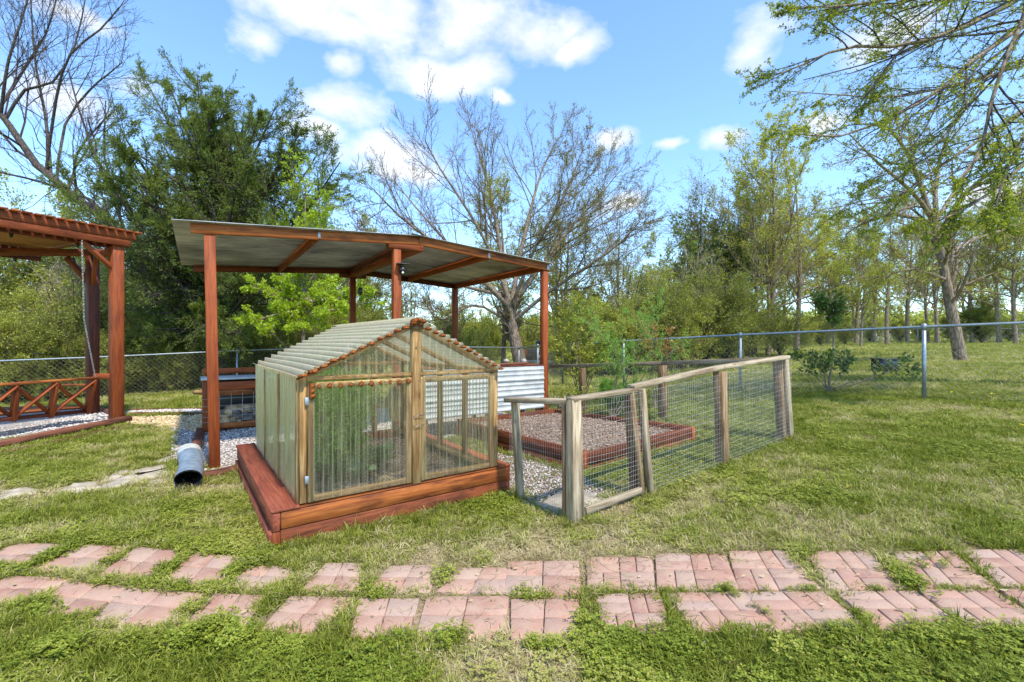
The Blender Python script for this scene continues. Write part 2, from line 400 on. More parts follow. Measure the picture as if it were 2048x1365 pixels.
def ground_mat():
    m, nt, out = newmat('lawn_ground'); g = N(nt, 'NewGeometry'); P = g.outputs['Position']
    a = N(nt, 'Attribute', attribute_name='dirt'); dn = N(nt, 'Attribute', attribute_name='dry')
    n1 = N(nt, 'TexNoise', {'Vector': P, 'Scale': .35, 'Detail': 6.0, 'Roughness': .65})
    n2 = N(nt, 'TexNoise', {'Vector': P, 'Scale': 38.0, 'Detail': 5.0, 'Roughness': .7})
    n3 = N(nt, 'TexNoise', {'Vector': P, 'Scale': 4.0, 'Detail': 5.0, 'Roughness': .7})
    f = M_(nt, 'ADD', M_(nt, 'MULTIPLY', n1.outputs['Fac'], .5), M_(nt, 'MULTIPLY', n3.outputs['Fac'], .5))
    c = ramp(nt, f, [(.36, (.22, .25, .03)), (.5, (.36, .39, .055)), (.62, (.44, .42, .11))])
    c = mixc(nt, ramp(nt, n2.outputs['Fac'], [(.35, .6), (.6, 0.0)]), c, (.07, .075, .02))
    near = mixc(nt, n2.outputs['Fac'], (.10, .075, .04), (.24, .18, .10))
    c = mixc(nt, dn.outputs['Fac'], c, near)
    dirt = ramp(nt, n2.outputs['Fac'], [(.3, (.16, .11, .07)), (.55, (.34, .26, .17)), (.75, (.46, .37, .26))])
    c = mixc(nt, a.outputs['Fac'], c, dirt)
    h = M_(nt, 'ADD', n2.outputs['Fac'], n3.outputs['Fac'])
    principled(nt, out, c, .95, h, .6, .03, **{'Specular IOR Level': .1}); return m
M['ground'] = ground_mat()
def pebble_mat(name, cols, attr=True):
    m, nt, out = newmat(name)
    if attr: f = N(nt, 'Attribute', attribute_name='tint', attribute_type='INSTANCER').outputs['Fac']
    else:
        g = N(nt, 'NewGeometry'); v = N(nt, 'TexVoronoi', {'Vector': g.outputs['Position'], 'Scale': 42.0})
        f = N(nt, 'SeparateColor', {0: v.outputs['Color']}).outputs[0]
    k = len(cols); c = ramp(nt, f, [(i/(k-1), cc) for i, cc in enumerate(cols)])
    tc = N(nt, 'TexCoord'); n = N(nt, 'TexNoise', {'Vector': tc.outputs['Object'], 'Scale': 60.0, 'Detail': 4.0})
    if not attr:
        c = mixc(nt, ramp(nt, v.outputs['Distance'], [(.3, 0.0), (.75, .85)]), c, (.05, .04, .03))
        principled(nt, out, c, .9, v.outputs['Distance'], -.8 if False else .8, .01)
    else: principled(nt, out, c, .85, n.outputs['Fac'], .4, .004)
    return m
PC = [(.24, .21, .19), (.46, .42, .39), (.62, .58, .54), (.42, .34, .29), (.76, .73, .69)]
CC = [(.40, .27, .12), (.56, .41, .20), (.68, .54, .32), (.34, .22, .11), (.72, .62, .44)]
SC_ = [(.12, .07, .045), (.23, .15, .10), (.34, .24, .165), (.17, .11, .07), (.44, .36, .27)]
M['peb'] = pebble_mat('grey_gravel_pebbles', PC); M['pebbase'] = pebble_mat('gravel_bed', PC, False)
M['chip'] = pebble_mat('tan_wood_chips', CC); M['chipbase'] = pebble_mat('wood_chip_bed', CC, False)
M['mulch'] = pebble_mat('mulch_pieces', SC_); M['soil'] = pebble_mat('garden_soil', SC_, False)
def brick_mat():
    m, nt, out = newmat('pink_paver'); g = N(nt, 'NewGeometry'); oi = N(nt, 'ObjectInfo'); P = g.outputs['Position']
    n1 = N(nt, 'TexNoise', {'Vector': P, 'Scale': 9.0, 'Detail': 6.0, 'Roughness': .7})
    n2 = N(nt, 'TexNoise', {'Vector': P, 'Scale': 140.0, 'Detail': 4.0, 'Roughness': .7})
    c = ramp(nt, oi.outputs['Random'], [(0, (.30, .15, .115)), (.35, (.40, .215, .155)), (.7, (.37, .25, .20)), (1, (.36, .26, .21))])
    c = mixc(nt, ramp(nt, n1.outputs['Fac'], [(.40, .15), (.66, .85)]), c, (.44, .31, .22))
    c = mixc(nt, ramp(nt, n2.outputs['Fac'], [(.3, .5), (.5, 0.0)]), c, (.24, .13, .10))
    principled(nt, out, c, .9, n2.outputs['Fac'], .5, .003, **{'Specular IOR Level': .2}); return m
M['brick'] = brick_mat()
def plastic(name, tint, opac, haze=.5, green=.0, rough=.25, streak=.5, dark=.3, rib=0.0, gloss=.45, valley_shade=.0):
    m, nt, out = newmat(name); tc = N(nt, 'TexCoord'); g = N(nt, 'NewGeometry')
    mp = N(nt, 'Mapping', {'Vector': tc.outputs['Object'], 'Scale': (14, 14, .9)})
    n = N(nt, 'TexNoise', {'Vector': mp.outputs[0], 'Scale': 3.0, 'Detail': 6.0, 'Roughness': .65})
    mp2 = N(nt, 'Mapping', {'Vector': tc.outputs['Object'], 'Scale': (4, 4, .7)})
    n2 = N(nt, 'TexNoise', {'Vector': mp2.outputs[0], 'Scale': 2.0, 'Detail': 6.0, 'Roughness': .65})
    c = mixc(nt, ramp(nt, n2.outputs['Fac'], [(.4, 0.0), (.65, 1.0)]), tint, (tint[0]*(1-green), tint[1]*(1-green*.35), tint[2]*(1-green)))
    c = mixc(nt, ramp(nt, n.outputs['Fac'], [(.35, dark), (.6, 0.0)]), c, (tint[0]*.42, tint[1]*.36, tint[2]*.25))
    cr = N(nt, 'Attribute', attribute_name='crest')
    c = mixc(nt, M_(nt, 'MULTIPLY', ramp(nt, M_(nt, 'MULTIPLY_ADD', cr.outputs['Fac'], .5, .5), [(.1, 1.0), (.6, 0.0)]), valley_shade), c, (.20, .19, .12))  # shade painted into the corrugation valleys to strengthen the light and dark bands
    dif = N(nt, 'BsdfDiffuse', {'Color': c}); tr = N(nt, 'BsdfTranslucent', {'Color': c})
    dt = N(nt, 'MixShader', {0: haze, 1: dif.outputs[0], 2: tr.outputs[0]})
    gl = N(nt, 'BsdfGlossy', {'Color': (1, 1, 1, 1), 'Roughness': rough})
    fr = N(nt, 'Fresnel', {'IOR': 1.45})
    tp = N(nt, 'BsdfTransparent', {'Color': (.97, .98, .96, 1)})
    o = M_(nt, 'ADD', opac, M_(nt, 'MULTIPLY', M_(nt, 'SUBTRACT', n.outputs['Fac'], .5), streak), clamp=True)
    sp = N(nt, 'SeparateXYZ', {0: tc.outputs['Object']}); ph = M_(nt, 'MULTIPLY', M_(nt, 'ADD', sp.outputs[0], sp.outputs[1]), 6.2832/.0635)
    rb = M_(nt, 'MULTIPLY', M_(nt, 'POWER', M_(nt, 'ABSOLUTE', M_(nt, 'SINE', ph)), 12.0), M_(nt, 'MULTIPLY', n2.outputs['Fac'], 1.8))
    o = M_(nt, 'ADD', o, M_(nt, 'MULTIPLY', rb, rib), clamp=True)
    a = N(nt, 'MixShader', {0: o, 1: tp.outputs[0], 2: dt.outputs[0]})
    b = N(nt, 'MixShader', {0: M_(nt, 'MULTIPLY', fr.outputs[0], gloss), 1: a.outputs[0], 2: gl.outputs[0]})
    nt.links.new(b.outputs[0], out.inputs[0]); return m
M['clear'] = plastic('clear_corrugated_plastic', (.90, .78, .54), .11, .5, .2, .15, .45, .3, .22)
M['side'] = plastic('cloudy_side_plastic', (.92, .76, .48), .18, .5, .35, .3, .9, .9, .28, .20)
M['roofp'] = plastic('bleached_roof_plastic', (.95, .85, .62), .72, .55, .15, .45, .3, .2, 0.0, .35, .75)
def tin():
    m, nt, out = newmat('roof_underside_metal'); tc = N(nt, 'TexCoord')
    mp = N(nt, 'Mapping', {'Vector': tc.outputs['Object'], 'Scale': (.6, 7, 1)})
    n = N(nt, 'TexNoise', {'Vector': mp.outputs[0], 'Scale': 5.0, 'Detail': 7.0, 'Roughness': .7})
    n2 = N(nt, 'TexNoise', {'Vector': tc.outputs['Object'], 'Scale': 1.3, 'Detail': 4.0})
    c = ramp(nt, M_(nt, 'ADD', M_(nt, 'MULTIPLY', n.outputs['Fac'], .5), M_(nt, 'MULTIPLY', n2.outputs['Fac'], .5)), [(.38, (.17, .165, .16)), (.5, (.40, .395, .385)), (.6, (.62, .61, .59))])
    principled(nt, out, c, .5, n.outputs['Fac'], .3, .01, Metallic=.35); return m
M['tin'] = tin()

# ------------------------------------------------------------------ layout polygons (ground outlines)
def inpoly(x, y, poly):
    x = np.asarray(x); y = np.asarray(y); r = np.zeros(x.shape, bool); n = len(poly)
    for i in range(n):
        x0, y0 = poly[i]; x1, y1 = poly[(i+1) % n]
        c = ((y0 > y) != (y1 > y)) & (x < (x1-x0)*(y-y0)/((y1-y0) if abs(y1-y0) > 1e-9 else 1e-9)+x0)
        r ^= c
    return r
def gp(*pts): return [tuple(G(*p)[:2]) for p in pts]
GA = R(36.05); GO = Vector((-1.605, 3.05, 0))
def gl2w(a, b): return (GO.x+a*math.cos(GA)-b*math.sin(GA), GO.y+a*math.sin(GA)+b*math.cos(GA))
PA = R(34.6); PO = Vector((-3.25, 4.98, 0))
def pl2w(a, b): return (PO.x+a*math.cos(PA)-b*math.sin(PA), PO.y+a*math.sin(PA)+b*math.cos(PA))
POLY_BOX = [gl2w(0, 0), gl2w(1.96, 0), gl2w(1.96, 2.4), gl2w(0, 2.4)]
POLY_PAV = [pl2w(-.15, -.12), pl2w(1.0, -.3), pl2w(4.7, .1), pl2w(4.7, 3.3), pl2w(-.5, 3.3), pl2w(-.42, .9)]
POLY_PERG = gp((-420, 985), (0, 884), (250, 842), (236, 822), (100, 819), (-420, 824))
POLY_CHIP = gp((252, 850), (330, 857), (412, 868), (412, 832), (300, 836), (250, 836))
POLY_STRIP = gp((250, 832), (300, 832), (412, 829), (412, 822), (250, 824))
POLY_PEN = gp((985, 905), (1060, 922), (1165, 950), (1215, 985), (1150, 1035), (1050, 1010), (1000, 985))
BED = [(.757, 4.75), (2.25, 5.67), (.71, 7.60), (-.783, 6.68)]
FLAGS_PX = [[(0,985),(50,975),(88,981),(60,992),(0,1003)], [(112,984),(150,968),(190,966),(200,976),(150,990)],
            [(190,978),(240,956),(330,938),(336,950),(270,966),(215,984)], [(200,968),(238,944),(262,940),(240,958)],
            [(262,944),(330,930),(340,938),(272,954)], [(305,926),(340,914),(348,920),(320,930)], [(290,968),(325,958),(330,966),(300,974)]]
FLAGS = [gp(*f) for f in FLAGS_PX]
PLEFT = [[(-115,1090),(-15,1092),(-95,1128),(-195,1126)], [(-130,1152),(-20,1155),(-105,1194),(-225,1190)], [(30,1094),(125,1094),(50,1130),(-45,1133)], [(165,1097),(240,1100),(163,1143),(75,1138)], [(275,1103),(350,1110),(290,1155),(212,1150)],
  [(395,1113),(462,1120),(430,1165),(335,1162)], [(510,1138),(570,1140),(560,1175),(465,1170)], [(655,1135),(712,1135),(708,1180),(617,1177)],
  [(785,1140),(865,1137),(850,1182),(748,1180)], [(925,1143),(1002,1143),(998,1183),(888,1183)],
  [(20,1160),(125,1163),(50,1198),(-60,1205)], [(140,1172),(240,1182),(165,1230),(78,1222)], [(260,1185),(385,1195),(310,1248),(207,1238)],
  [(435,1197),(518,1200),(475,1258),(382,1250)], [(585,1203),(690,1205),(620,1268),(538,1257)], [(728,1208),(825,1207),(805,1270),(712,1268)],
  [(868,1205),(1000,1203),(990,1270),(850,1270)], [(1035,1210),(1145,1210),(1138,1276),(1035,1276)], [(1030,1131),(1143,1131),(1146,1182),(1024,1182)]]
PRIGHT = [[(1174,1118),(1302,1116),(1310,1181),(1176,1182)], [(1312,1110),(1448,1110),(1476,1180),(1316,1182)], [(1458,1106),(1572,1105),(1640,1180),(1478,1180)],
  [(1612,1107),(1735,1107),(1812,1178),(1662,1180)], [(1788,1107),(1902,1105),(1990,1178),(1840,1178)], [(1922,1104),(2045,1102),(2160,1174),(2010,1177)],
  [(2060,1101),(2180,1099),(2320,1172),(2176,1175)],
  [(1194,1192),(1318,1190),(1345,1272),(1206,1274)], [(1334,1189),(1485,1188),(1556,1264),(1392,1266)], [(1488,1188),(1645,1186),(1738,1262),(1560,1264)],
  [(1672,1186),(1830,1185),(1930,1262),(1765,1263)], [(1838,1184),(1985,1182),(2110,1262),(1945,1262)], [(2000,1182),(2150,1180),(2290,1262),(2130,1262)]]
def grow_px(p, f): cx, cy_ = sum(q[0] for q in p)/4, sum(q[1] for q in p)/4; return [(cx+(q[0]-cx)*f, cy_+(q[1]-cy_)*f) for q in p]
for i, p in enumerate(PLEFT): PLEFT[i] = [G(*q) for q in grow_px(p, 1.27)]
for i, p in enumerate(PRIGHT): PRIGHT[i] = [G(*q) for q in grow_px(p, 1.035)]
PANELS = [[tuple(q[:2]) for q in p] for p in PLEFT+PRIGHT]

# ------------------------------------------------------------------ ground
def vnoise(x, y, sc, seed=0, oct=4):
    r = np.random.default_rng(seed); tot = 0; amp = 1; s = 0
    tab = r.uniform(0, 1, (256, 256))
    for o in range(oct):
        u = np.asarray(x)*sc+o*17.3; v = np.asarray(y)*sc+o*31.7
        i = np.floor(u).astype(int); j = np.floor(v).astype(int); fu = u-i; fv = v-j
        fu = fu*fu*(3-2*fu); fv = fv*fv*(3-2*fv)
        g = lambda a, b: tab[a % 256, b % 256]
        tot = tot+amp*((g(i, j)*(1-fu)+g(i+1, j)*fu)*(1-fv)+(g(i, j+1)*(1-fu)+g(i+1, j+1)*fu)*fv)
        s += amp; amp *= .55; sc *= 2.1
    return tot/s
def dryness(x, y):
    """0 lush .. 1 straw"""
    n = vnoise(x, y, 1.1, 3)*.5+vnoise(x, y, 4.5, 4, 4)*.5
    d = sst(.38, .70, n)*.56+.08
    w_ = .4+1.2*sst(.35, .65, vnoise(x, y, 5.5, 91, 3))
    d += .34*w_*np.exp(-(((x+.1)/1.6)**2+((y-3.05)/.42)**2))            # worn soil before the greenhouse
    d += .25*w_*np.exp(-(((x-1.6)/.9)**2+((y-3.9)/.5)**2))
    d += .45*np.exp(-(((x+3.6)/2.2)**2+((y-4.35)/.28)**2))
    d += .55*np.exp(-(((x-.0)/.35)**2+((y-1.95)/.2)**2))
    d -= .22*sst(2.25, 2.0, y)
    d += .10*sst(7, 14, y)
    return np.clip(d, 0, 1)
def axis(a, b, st, lim, gr=1.22):
    c = list(np.arange(a, b+1e-6, st)); s = st
    while c[-1] < lim[1]: s *= gr; c.append(c[-1]+s)
    s = st
    while c[0] > lim[0]: s *= gr; c.insert(0, c[0]-s)
    return np.array(c)
xs = axis(-7, 7, .09, (-500, 500)); ys = axis(.8, 9, .09, (-150, 900))
X, Y = np.meshgrid(xs, ys); Z = terr(X, Y)
micro = (vnoise(X, Y, 3.0, 8)-.5)*.03*(1-sst(9, 14, np.abs(X)+Y*.4))
pm = np.zeros(X.shape, bool)
for p in PANELS+[POLY_PAV, POLY_PERG, POLY_CHIP, POLY_BOX, BED]: pm |= inpoly(X, Y, p)
Zg = Z+np.where(pm, -.014, micro*.5)
v = np.stack([X, Y, Zg], -1).reshape(-1, 3)
ny, nx = X.shape; i = (np.arange(ny-1)[:, None]*nx+np.arange(nx-1)[None]).ravel()
me = mesh_np('lawn', v, np.stack([i, i+1, i+1+nx, i+nx], -1), None, M['ground'], True)
dr = dryness(X, Y); nearm = (1-sst(9, 18, np.hypot(X, Y)))*sst(.2, .8, Y)*(1-sst(1.5, 3.0, np.abs(X)-1.2*Y))
dirt = np.where(pm, .9, sst(.55, .95, dr)*.9*nearm)
for nm, arr in (('dirt', dirt), ('dry', nearm*.9)):
    at = me.attributes.new(nm, 'FLOAT', 'POINT'); at.data.foreach_set('value', arr.ravel().astype(np.float32))
lawn = link('lawn', me, kind='structure')

# ------------------------------------------------------------------ instanced ground cover (uncountable)
SRC = {}
def source(name, meshes):
    c = bpy.data.collections.new(name)
    for k, m_ in enumerate(meshes):
        o = bpy.data.objects.new(name, m_); c.objects.link(o)
    SRC[name] = c; return c
def scatter(name, pts, scale, tint, coll, parent=None, tilt=.25, flat=False, **props):
    n = len(pts); me = bpy.data.meshes.new(name); me.vertices.add(n); me.vertices.foreach_set('co', np.asarray(pts, np.float32).ravel())
    a = me.attributes.new('scl', 'FLOAT', 'POINT'); a.data.foreach_set('value', np.asarray(scale, np.float32))
    a = me.attributes.new('tint', 'FLOAT', 'POINT'); a.data.foreach_set('value', np.asarray(tint, np.float32))
    rot = np.stack([rng.normal(0, tilt, n), rng.normal(0, tilt, n), rng.uniform(0, 6.283, n)], -1).astype(np.float32)
    a = me.attributes.new('rot', 'FLOAT_VECTOR', 'POINT'); a.data.foreach_set('vector', rot.ravel())
    a = me.attributes.new('pick', 'INT', 'POINT'); a.data.foreach_set('value', rng.integers(0, len(coll.objects), n).astype(np.int32))
    o = link(name, me, parent, **props)
    ng = bpy.data.node_groups.new(name+'_spread', 'GeometryNodeTree')
    ng.interface.new_socket('Geometry', in_out='INPUT', socket_type='NodeSocketGeometry')
    ng.interface.new_socket('Geometry', in_out='OUTPUT', socket_type='NodeSocketGeometry')
    gi = ng.nodes.new('NodeGroupInput'); go = ng.nodes.new('NodeGroupOutput')
    ci = ng.nodes.new('GeometryNodeCollectionInfo'); ci.inputs['Collection'].default_value = coll
    ci.inputs['Separate Children'].default_value = True; ci.inputs['Reset Children'].default_value = True
    ip = ng.nodes.new('GeometryNodeInstanceOnPoints'); ip.inputs['Pick Instance'].default_value = True
    def at(nm, dt):
        q = ng.nodes.new('GeometryNodeInputNamedAttribute'); q.data_type = dt; q.inputs['Name'].default_value = nm
        return next(s for s in q.outputs if s.enabled and s.name == 'Attribute')
    L = ng.links.new
    L(gi.outputs[0], ip.inputs['Points']); L(ci.outputs[0], ip.inputs['Instance'])
    L(at('pick', 'INT'), ip.inputs['Instance Index']); L(at('scl', 'FLOAT'), ip.inputs['Scale'])
    e2r = ng.nodes.new('FunctionNodeEulerToRotation'); L(at('rot', 'FLOAT_VECTOR'), e2r.inputs[0]); L(e2r.outputs[0], ip.inputs['Rotation'])
    L(ip.outputs[0], go.inputs[0])
    md = o.modifiers.new('spread', 'NODES'); md.node_group = ng
    return o
def blades(n, rad, h, wd, lean, mat, curl=.5):
    a = rng.uniform(0, 6.283, n); r = rad*np.sqrt(rng.uniform(0, 1, n))
    b = np.stack([r*np.cos(a), r*np.sin(a), np.full(n, -.004)], -1)
    a2 = a+rng.normal(0, 1.0, n); H = h*rng.uniform(.45, 1.25, n); ln = lean*rng.uniform(.2, 1.6, n)
    d = np.stack([np.cos(a2)*ln, np.sin(a2)*ln, np.ones(n)], -1); d = nrmz(d)*H[:, None]
    s = np.stack([-np.sin(a2), np.cos(a2), np.zeros(n)], -1)*wd*rng.uniform(.7, 1.3, n)[:, None]
    hz = d*[1, 1, 0]; m_ = b+d*.55; tp = b+d*1.0+hz*curl-np.array([0, 0, 1])*H[:, None]*.12*ln[:, None]
    v = np.stack([b-s, b+s, m_+s*.8, m_-s*.8, tp], 1).reshape(-1, 3)
    k = np.arange(n)*5
    return mesh_np('blades', v, np.stack([k, k+1, k+2, k+3], -1), np.stack([k+3, k+2, k+4], -1), mat)
def clover(n, rad, h, lf, mat):
    V = []; Q = []
    for i_ in range(n):
        a = rng.uniform(0, 6.28); r = rad*math.sqrt(rng.uniform()); x, y, z = r*math.cos(a), r*math.sin(a), h*rng.uniform(.3, 1)
        a0 = rng.uniform(0, 6.28)
        for k in range(3):
            t = a0+k*2.09; d = np.array([math.cos(t), math.sin(t), rng.uniform(-.1, .4)])*lf*rng.uniform(.7, 1.2); s = np.array([-math.sin(t), math.cos(t), 0])*lf*.42
            c = np.array([x, y, z]); o = len(V)
            V += [c, c+d*.6+s, c+d, c+d*.6-s]; Q.append([o, o+1, o+2, o+3])
    return mesh_np('clover', V, Q, None, mat)
source('grass_clump', [blades(34, .055, .042, .0024, .9, M['grass']) for _ in range(5)])
source('flat_clump', [blades(26, .06, .03, .0022, 2.6, M['grass'], .8) for _ in range(3)])
source('tall_clump', [blades(36, .05, .11, .0030, .7, M['grass'], .7) for _ in range(3)])
source('clover_clump', [clover(22, .07, .035, .012, M['clover']) for _ in range(4)])
source('weed_clump', [clover(40, .055, .10, .014, M['clover']) for _ in range(3)])
def pebble(sz, flat, mat):
    v = []; 
    for z, r in ((-1, 0.45), (-.2, 1), (.5, .85), (1, .35)):
        for k in range(5):
            a = k*1.2566+rng.uniform(-.3, .3)+z; q = r*rng.uniform(.75, 1.15); v.append([q*math.cos(a)*sz, q*math.sin(a)*sz*.75, z*sz*flat])
    q = [[l*5+k, l*5+(k+1) % 5, (l+1)*5+(k+1) % 5, (l+1)*5+k] for l in range(3) for k in range(5)]
    t = [[15, 16, 17], [15, 17, 18], [15, 18, 19]]
    return mesh_np('pebble', v, q, t, mat)
source('gravel_pebble', [pebble(.013, .5, M['peb']) for _ in range(4)])
source('wood_chip', [pebble(.019, .25, M['chip']) for _ in range(4)])
source('mulch_bit', [pebble(.013, .45, M['mulch']) for _ in range(4)])

def wedge(y0, y1, dens):
    A = 1.2*(y1*y1-y0*y0)+4.4*(y1-y0); n = int(A*dens)
    y = np.sqrt(rng.uniform(y0*y0, y1*y1, n)); x = rng.uniform(-1, 1, n)*(1.2*y+2.2); return x, y
def clear(x, y, polys):
    m = np.ones(len(x), bool)
    for p in polys: m &= ~inpoly(x, y, p)
    return m
NOG = [POLY_BOX, POLY_PERG, POLY_CHIP, POLY_STRIP, BED]+FLAGS
allg = [np.zeros((0, 5))]
for (y0, y1, dn, sc_) in ((.5, 1.5, 500, 1.2), (1.5, 3.3, 2100, .95), (3.3, 5.2, 1150, 1.05), (5.2, 8.5, 520, 1.25), (8.5, 14, 150, 1.7), (14, 26, 42, 2.4), (26, 46, 10, 3.6)):
    x, y = wedge(y0, y1, dn)
    m = clear(x, y, NOG+[POLY_PAV]) & (vnoise(x, y, 7, 12, 2) > .22)
    m &= ~(inpoly(x, y, POLY_PEN) & (rng.uniform(0, 1, len(x)) > .05))
    pm = np.zeros(len(x), bool)
    for i_, p in enumerate(PANELS):
        c_ = np.mean(p, 0); pm |= inpoly(x, y, [tuple(c_+(np.array(q)-c_)*(1.07 if i_ < len(PLEFT) else 1.02)) for q in p])
    m &= ~pm
    x = x[m]; y = y[m]; d = dryness(x, y)
    keep = rng.uniform(0, 1, len(x)) > np.clip((d-.45)*1.2, 0, .75); x, y, d = x[keep], y[keep], d[keep]
    allg.append(np.stack([x, y, terr(x, y), sc_*rng.uniform(.7, 1.3, len(x)), np.clip(d+rng.normal(0, .13, len(x))-.03, 0, 1)], -1))
jx = []
for k in range(420):
    px = rng.uniform(1165, 2250); py = 1186-(px-1165)*.006+rng.normal(0, 1.2)
    if vnoise(px, 0, .02, 44, 2) > .42: q = G(px, py); jx.append((q.x, q.y, q.z+.006, rng.uniform(.35, .6), rng.uniform(.1, .5)))
allg.append(np.array(jx)); g = np.concatenate(allg)
sel = rng.uniform(0, 1, len(g)) < .42+.35*(g[:, 4] > .5)
fr = g[sel]; up = g[~sel]
lush = (up[:, 1] < 2.10+.06*np.sin(up[:, 0]*3)) & (rng.uniform(0, 1, len(up)) < .5*sst(.38, .55, vnoise(up[:, 0], up[:, 1], 3.2, 55, 4)))
scatter('short_grass', up[:, :3], up[:, 3], up[:, 4], SRC['grass_clump'], kind='stuff')
scatter('flattened_grass', fr[:, :3], fr[:, 3], np.clip(fr[:, 4]+.10, 0, 1), SRC['flat_clump'], kind='stuff')
tg = up[lush & (vnoise(up[:, 0], up[:, 1], 3.2, 21, 3) > .54)]
tg = np.concatenate([tg, up[(rng.uniform(0, 1, len(up)) < .012) & (up[:, 1] < 9)]])
scatter('tall_grass', tg[:, :3], tg[:, 3]*np.where(tg[:, 1] > 2.2, .42, .55), np.clip(tg[:, 4]-.15, 0, 1), SRC['tall_clump'], kind='stuff')
cm = (vnoise(up[:, 0], up[:, 1], 1.6, 33, 4) > .52) & (rng.uniform(0, 1, len(up)) < .5) & (up[:, 1] < 9) & (up[:, 4] < .5)
cm |= lush
cl = up[cm]
scatter('clover_patches', cl[:, :3]+[0, 0, .004], cl[:, 3]*rng.uniform(.7, 1.2, len(cl)), np.clip(cl[:, 4]+1.1*(vnoise(cl[:, 0], cl[:, 1], 5, 66, 4)-.45), 0, 1), SRC['clover_clump'], tilt=.12, kind='stuff')
wc = G(440, 1290); ws = []
for (px, py, n_, s_) in ((425, 1283, 26, 1.0), (80, 1220, 18, .6), (120, 1310, 22, .8), (1455, 1185, 9, .45), (1860, 1132, 6, .5), (890, 1290, 14, .7), (330, 1140, 10, .5), (1720, 1240, 6, .4), (760, 1195, 6, .5), (575, 1305, 22, .6), (1075, 1300, 12, .6), (1520, 1225, 4, .4)):
    c = G(px, py)
    for _ in range(n_): ws.append((c.x+rng.normal(0, .055*s_*1.3), c.y+rng.normal(0, .035*s_*1.3), s_))
ws = np.array(ws)
scatter('leafy_weeds', np.stack([ws[:, 0], ws[:, 1], terr(ws[:, 0], ws[:, 1])], -1), ws[:, 2], np.full(len(ws), .28)+rng.normal(0, .08, len(ws)), SRC['weed_clump'], kind='stuff')
def edge_pts(poly, n, off=.03, closed=True):
    o_ = []
    for k in range(len(poly)-(0 if closed else 1)):
        a = np.array(poly[k]); c_ = np.array(poly[(k+1) % len(poly)]); L_ = np.linalg.norm(c_-a); m_ = max(1, int(n*L_))
        t = rng.uniform(0, 1, m_)[:, None]; d_ = (c_-a)/L_; nn_ = np.array([d_[1], -d_[0]]); o_.append(a+(c_-a)*t+nn_*(off+np.abs(rng.normal(0, .018, m_)))[:, None])
    return np.concatenate(o_)
ep = [edge_pts([gl2w(1.96, 2.4), gl2w(0, 2.4), gl2w(0, 0), gl2w(1.96, 0), gl2w(1.96, .5)], 26, .03, False), edge_pts(BED, 22, .03),
      edge_pts([tuple(G(-330, 990)[:2]), tuple(G(262, 858)[:2])], 22, .02, False), edge_pts([tuple(G(402, 968)[:2]), tuple(G(486, 950)[:2])], 30, .01, False)]
for (px, py) in ((1042, 1002), (1148, 1052), (1302, 996), (1446, 934), (1565, 882), (1583, 881), (1326, 844), (1272, 992), (1655, 786), (1848, 790), (1481, 782), (370, 987), (345, 960), (398, 940)):
    q = G(px, py); a_ = rng.uniform(0, 6.28, 12); ep.append(np.stack([q.x+np.cos(a_)*.075, q.y+np.sin(a_)*.06], -1))
ep = np.concatenate(ep); ep = ep[clear(ep[:, 0], ep[:, 1], [POLY_BOX, BED])]
scatter('edge_grass', np.stack([ep[:, 0], ep[:, 1], terr(ep[:, 0], ep[:, 1])], -1), rng.uniform(.35, .95, len(ep)), np.clip(rng.normal(.38, .2, len(ep)), 0, 1), SRC['tall_clump'], tilt=.35, kind='stuff')
n_ = 420; x = rng.normal(.4, 2.2, n_); y = rng.uniform(1.9, 5.5, n_); m = clear(x, y, [POLY_BOX, BED]); x, y = x[m], y[m]
vq = leaves(np.stack([x, y, terr(x, y)+.022], -1), rng.normal(size=(len(x), 3))*[1, 1, .15], .032, .5, .8)
link('fallen_leaves', mesh_np('fallen_leaves', vq[0], vq[1], None, M['straw']), kind='stuff')
# dry stalks, straw and loose debris on the lawn
def debris(name, n, fx, fy, L, r, mat, **props):
    x = fx(n); y = fy(n); a = rng.uniform(0, 6.28, n); l = L*rng.uniform(.3, 1.3, n)
    P = np.zeros((n, 3, 3))
    for k, t in enumerate((-.5, 0, .5)):
        P[:, k, 0] = x+np.cos(a)*l*t+rng.normal(0, .08, n)*l; P[:, k, 1] = y+np.sin(a)*l*t+rng.normal(0, .08, n)*l
        P[:, k, 2] = terr(P[:, k, 0], P[:, k, 1])+.012+rng.uniform(0, .02, n)
    v, q = tubes(P, np.tile(np.array([r, r*.9, r*.4]), (n, 1)), 3)
    return link(name, mesh_np(name, v, q, None, mat), kind='stuff', **props)
debris('straw_litter', 2600, lambda n: rng.normal(.3, 1.4, n), lambda n: rng.normal(3.15, .55, n).clip(1.7, 4.2), .07, .0014, M['straw'])
debris('dry_stalks', 90, lambda n: rng.normal(.35, .55, n), lambda n: rng.normal(3.25, .22, n), .22, .0026, M['straw'])
x, y = wedge(3.0, 14, 1.1); m = clear(x, y, NOG+[POLY_PAV, POLY_PEN]+PANELS) & (x > 1.5) & (vnoise(x, y, .9, 61, 2) > .52); x, y = x[m], y[m]
dm = blades(14, .008, .016, .004, 2.6, M['dandelion'])
source('dandelion_head', [dm])
scatter('dandelions', np.stack([x, y, terr(x, y)+.045], -1), rng.uniform(.8, 1.5, len(x)), np.zeros(len(x)), SRC['dandelion_head'], kind='stuff')

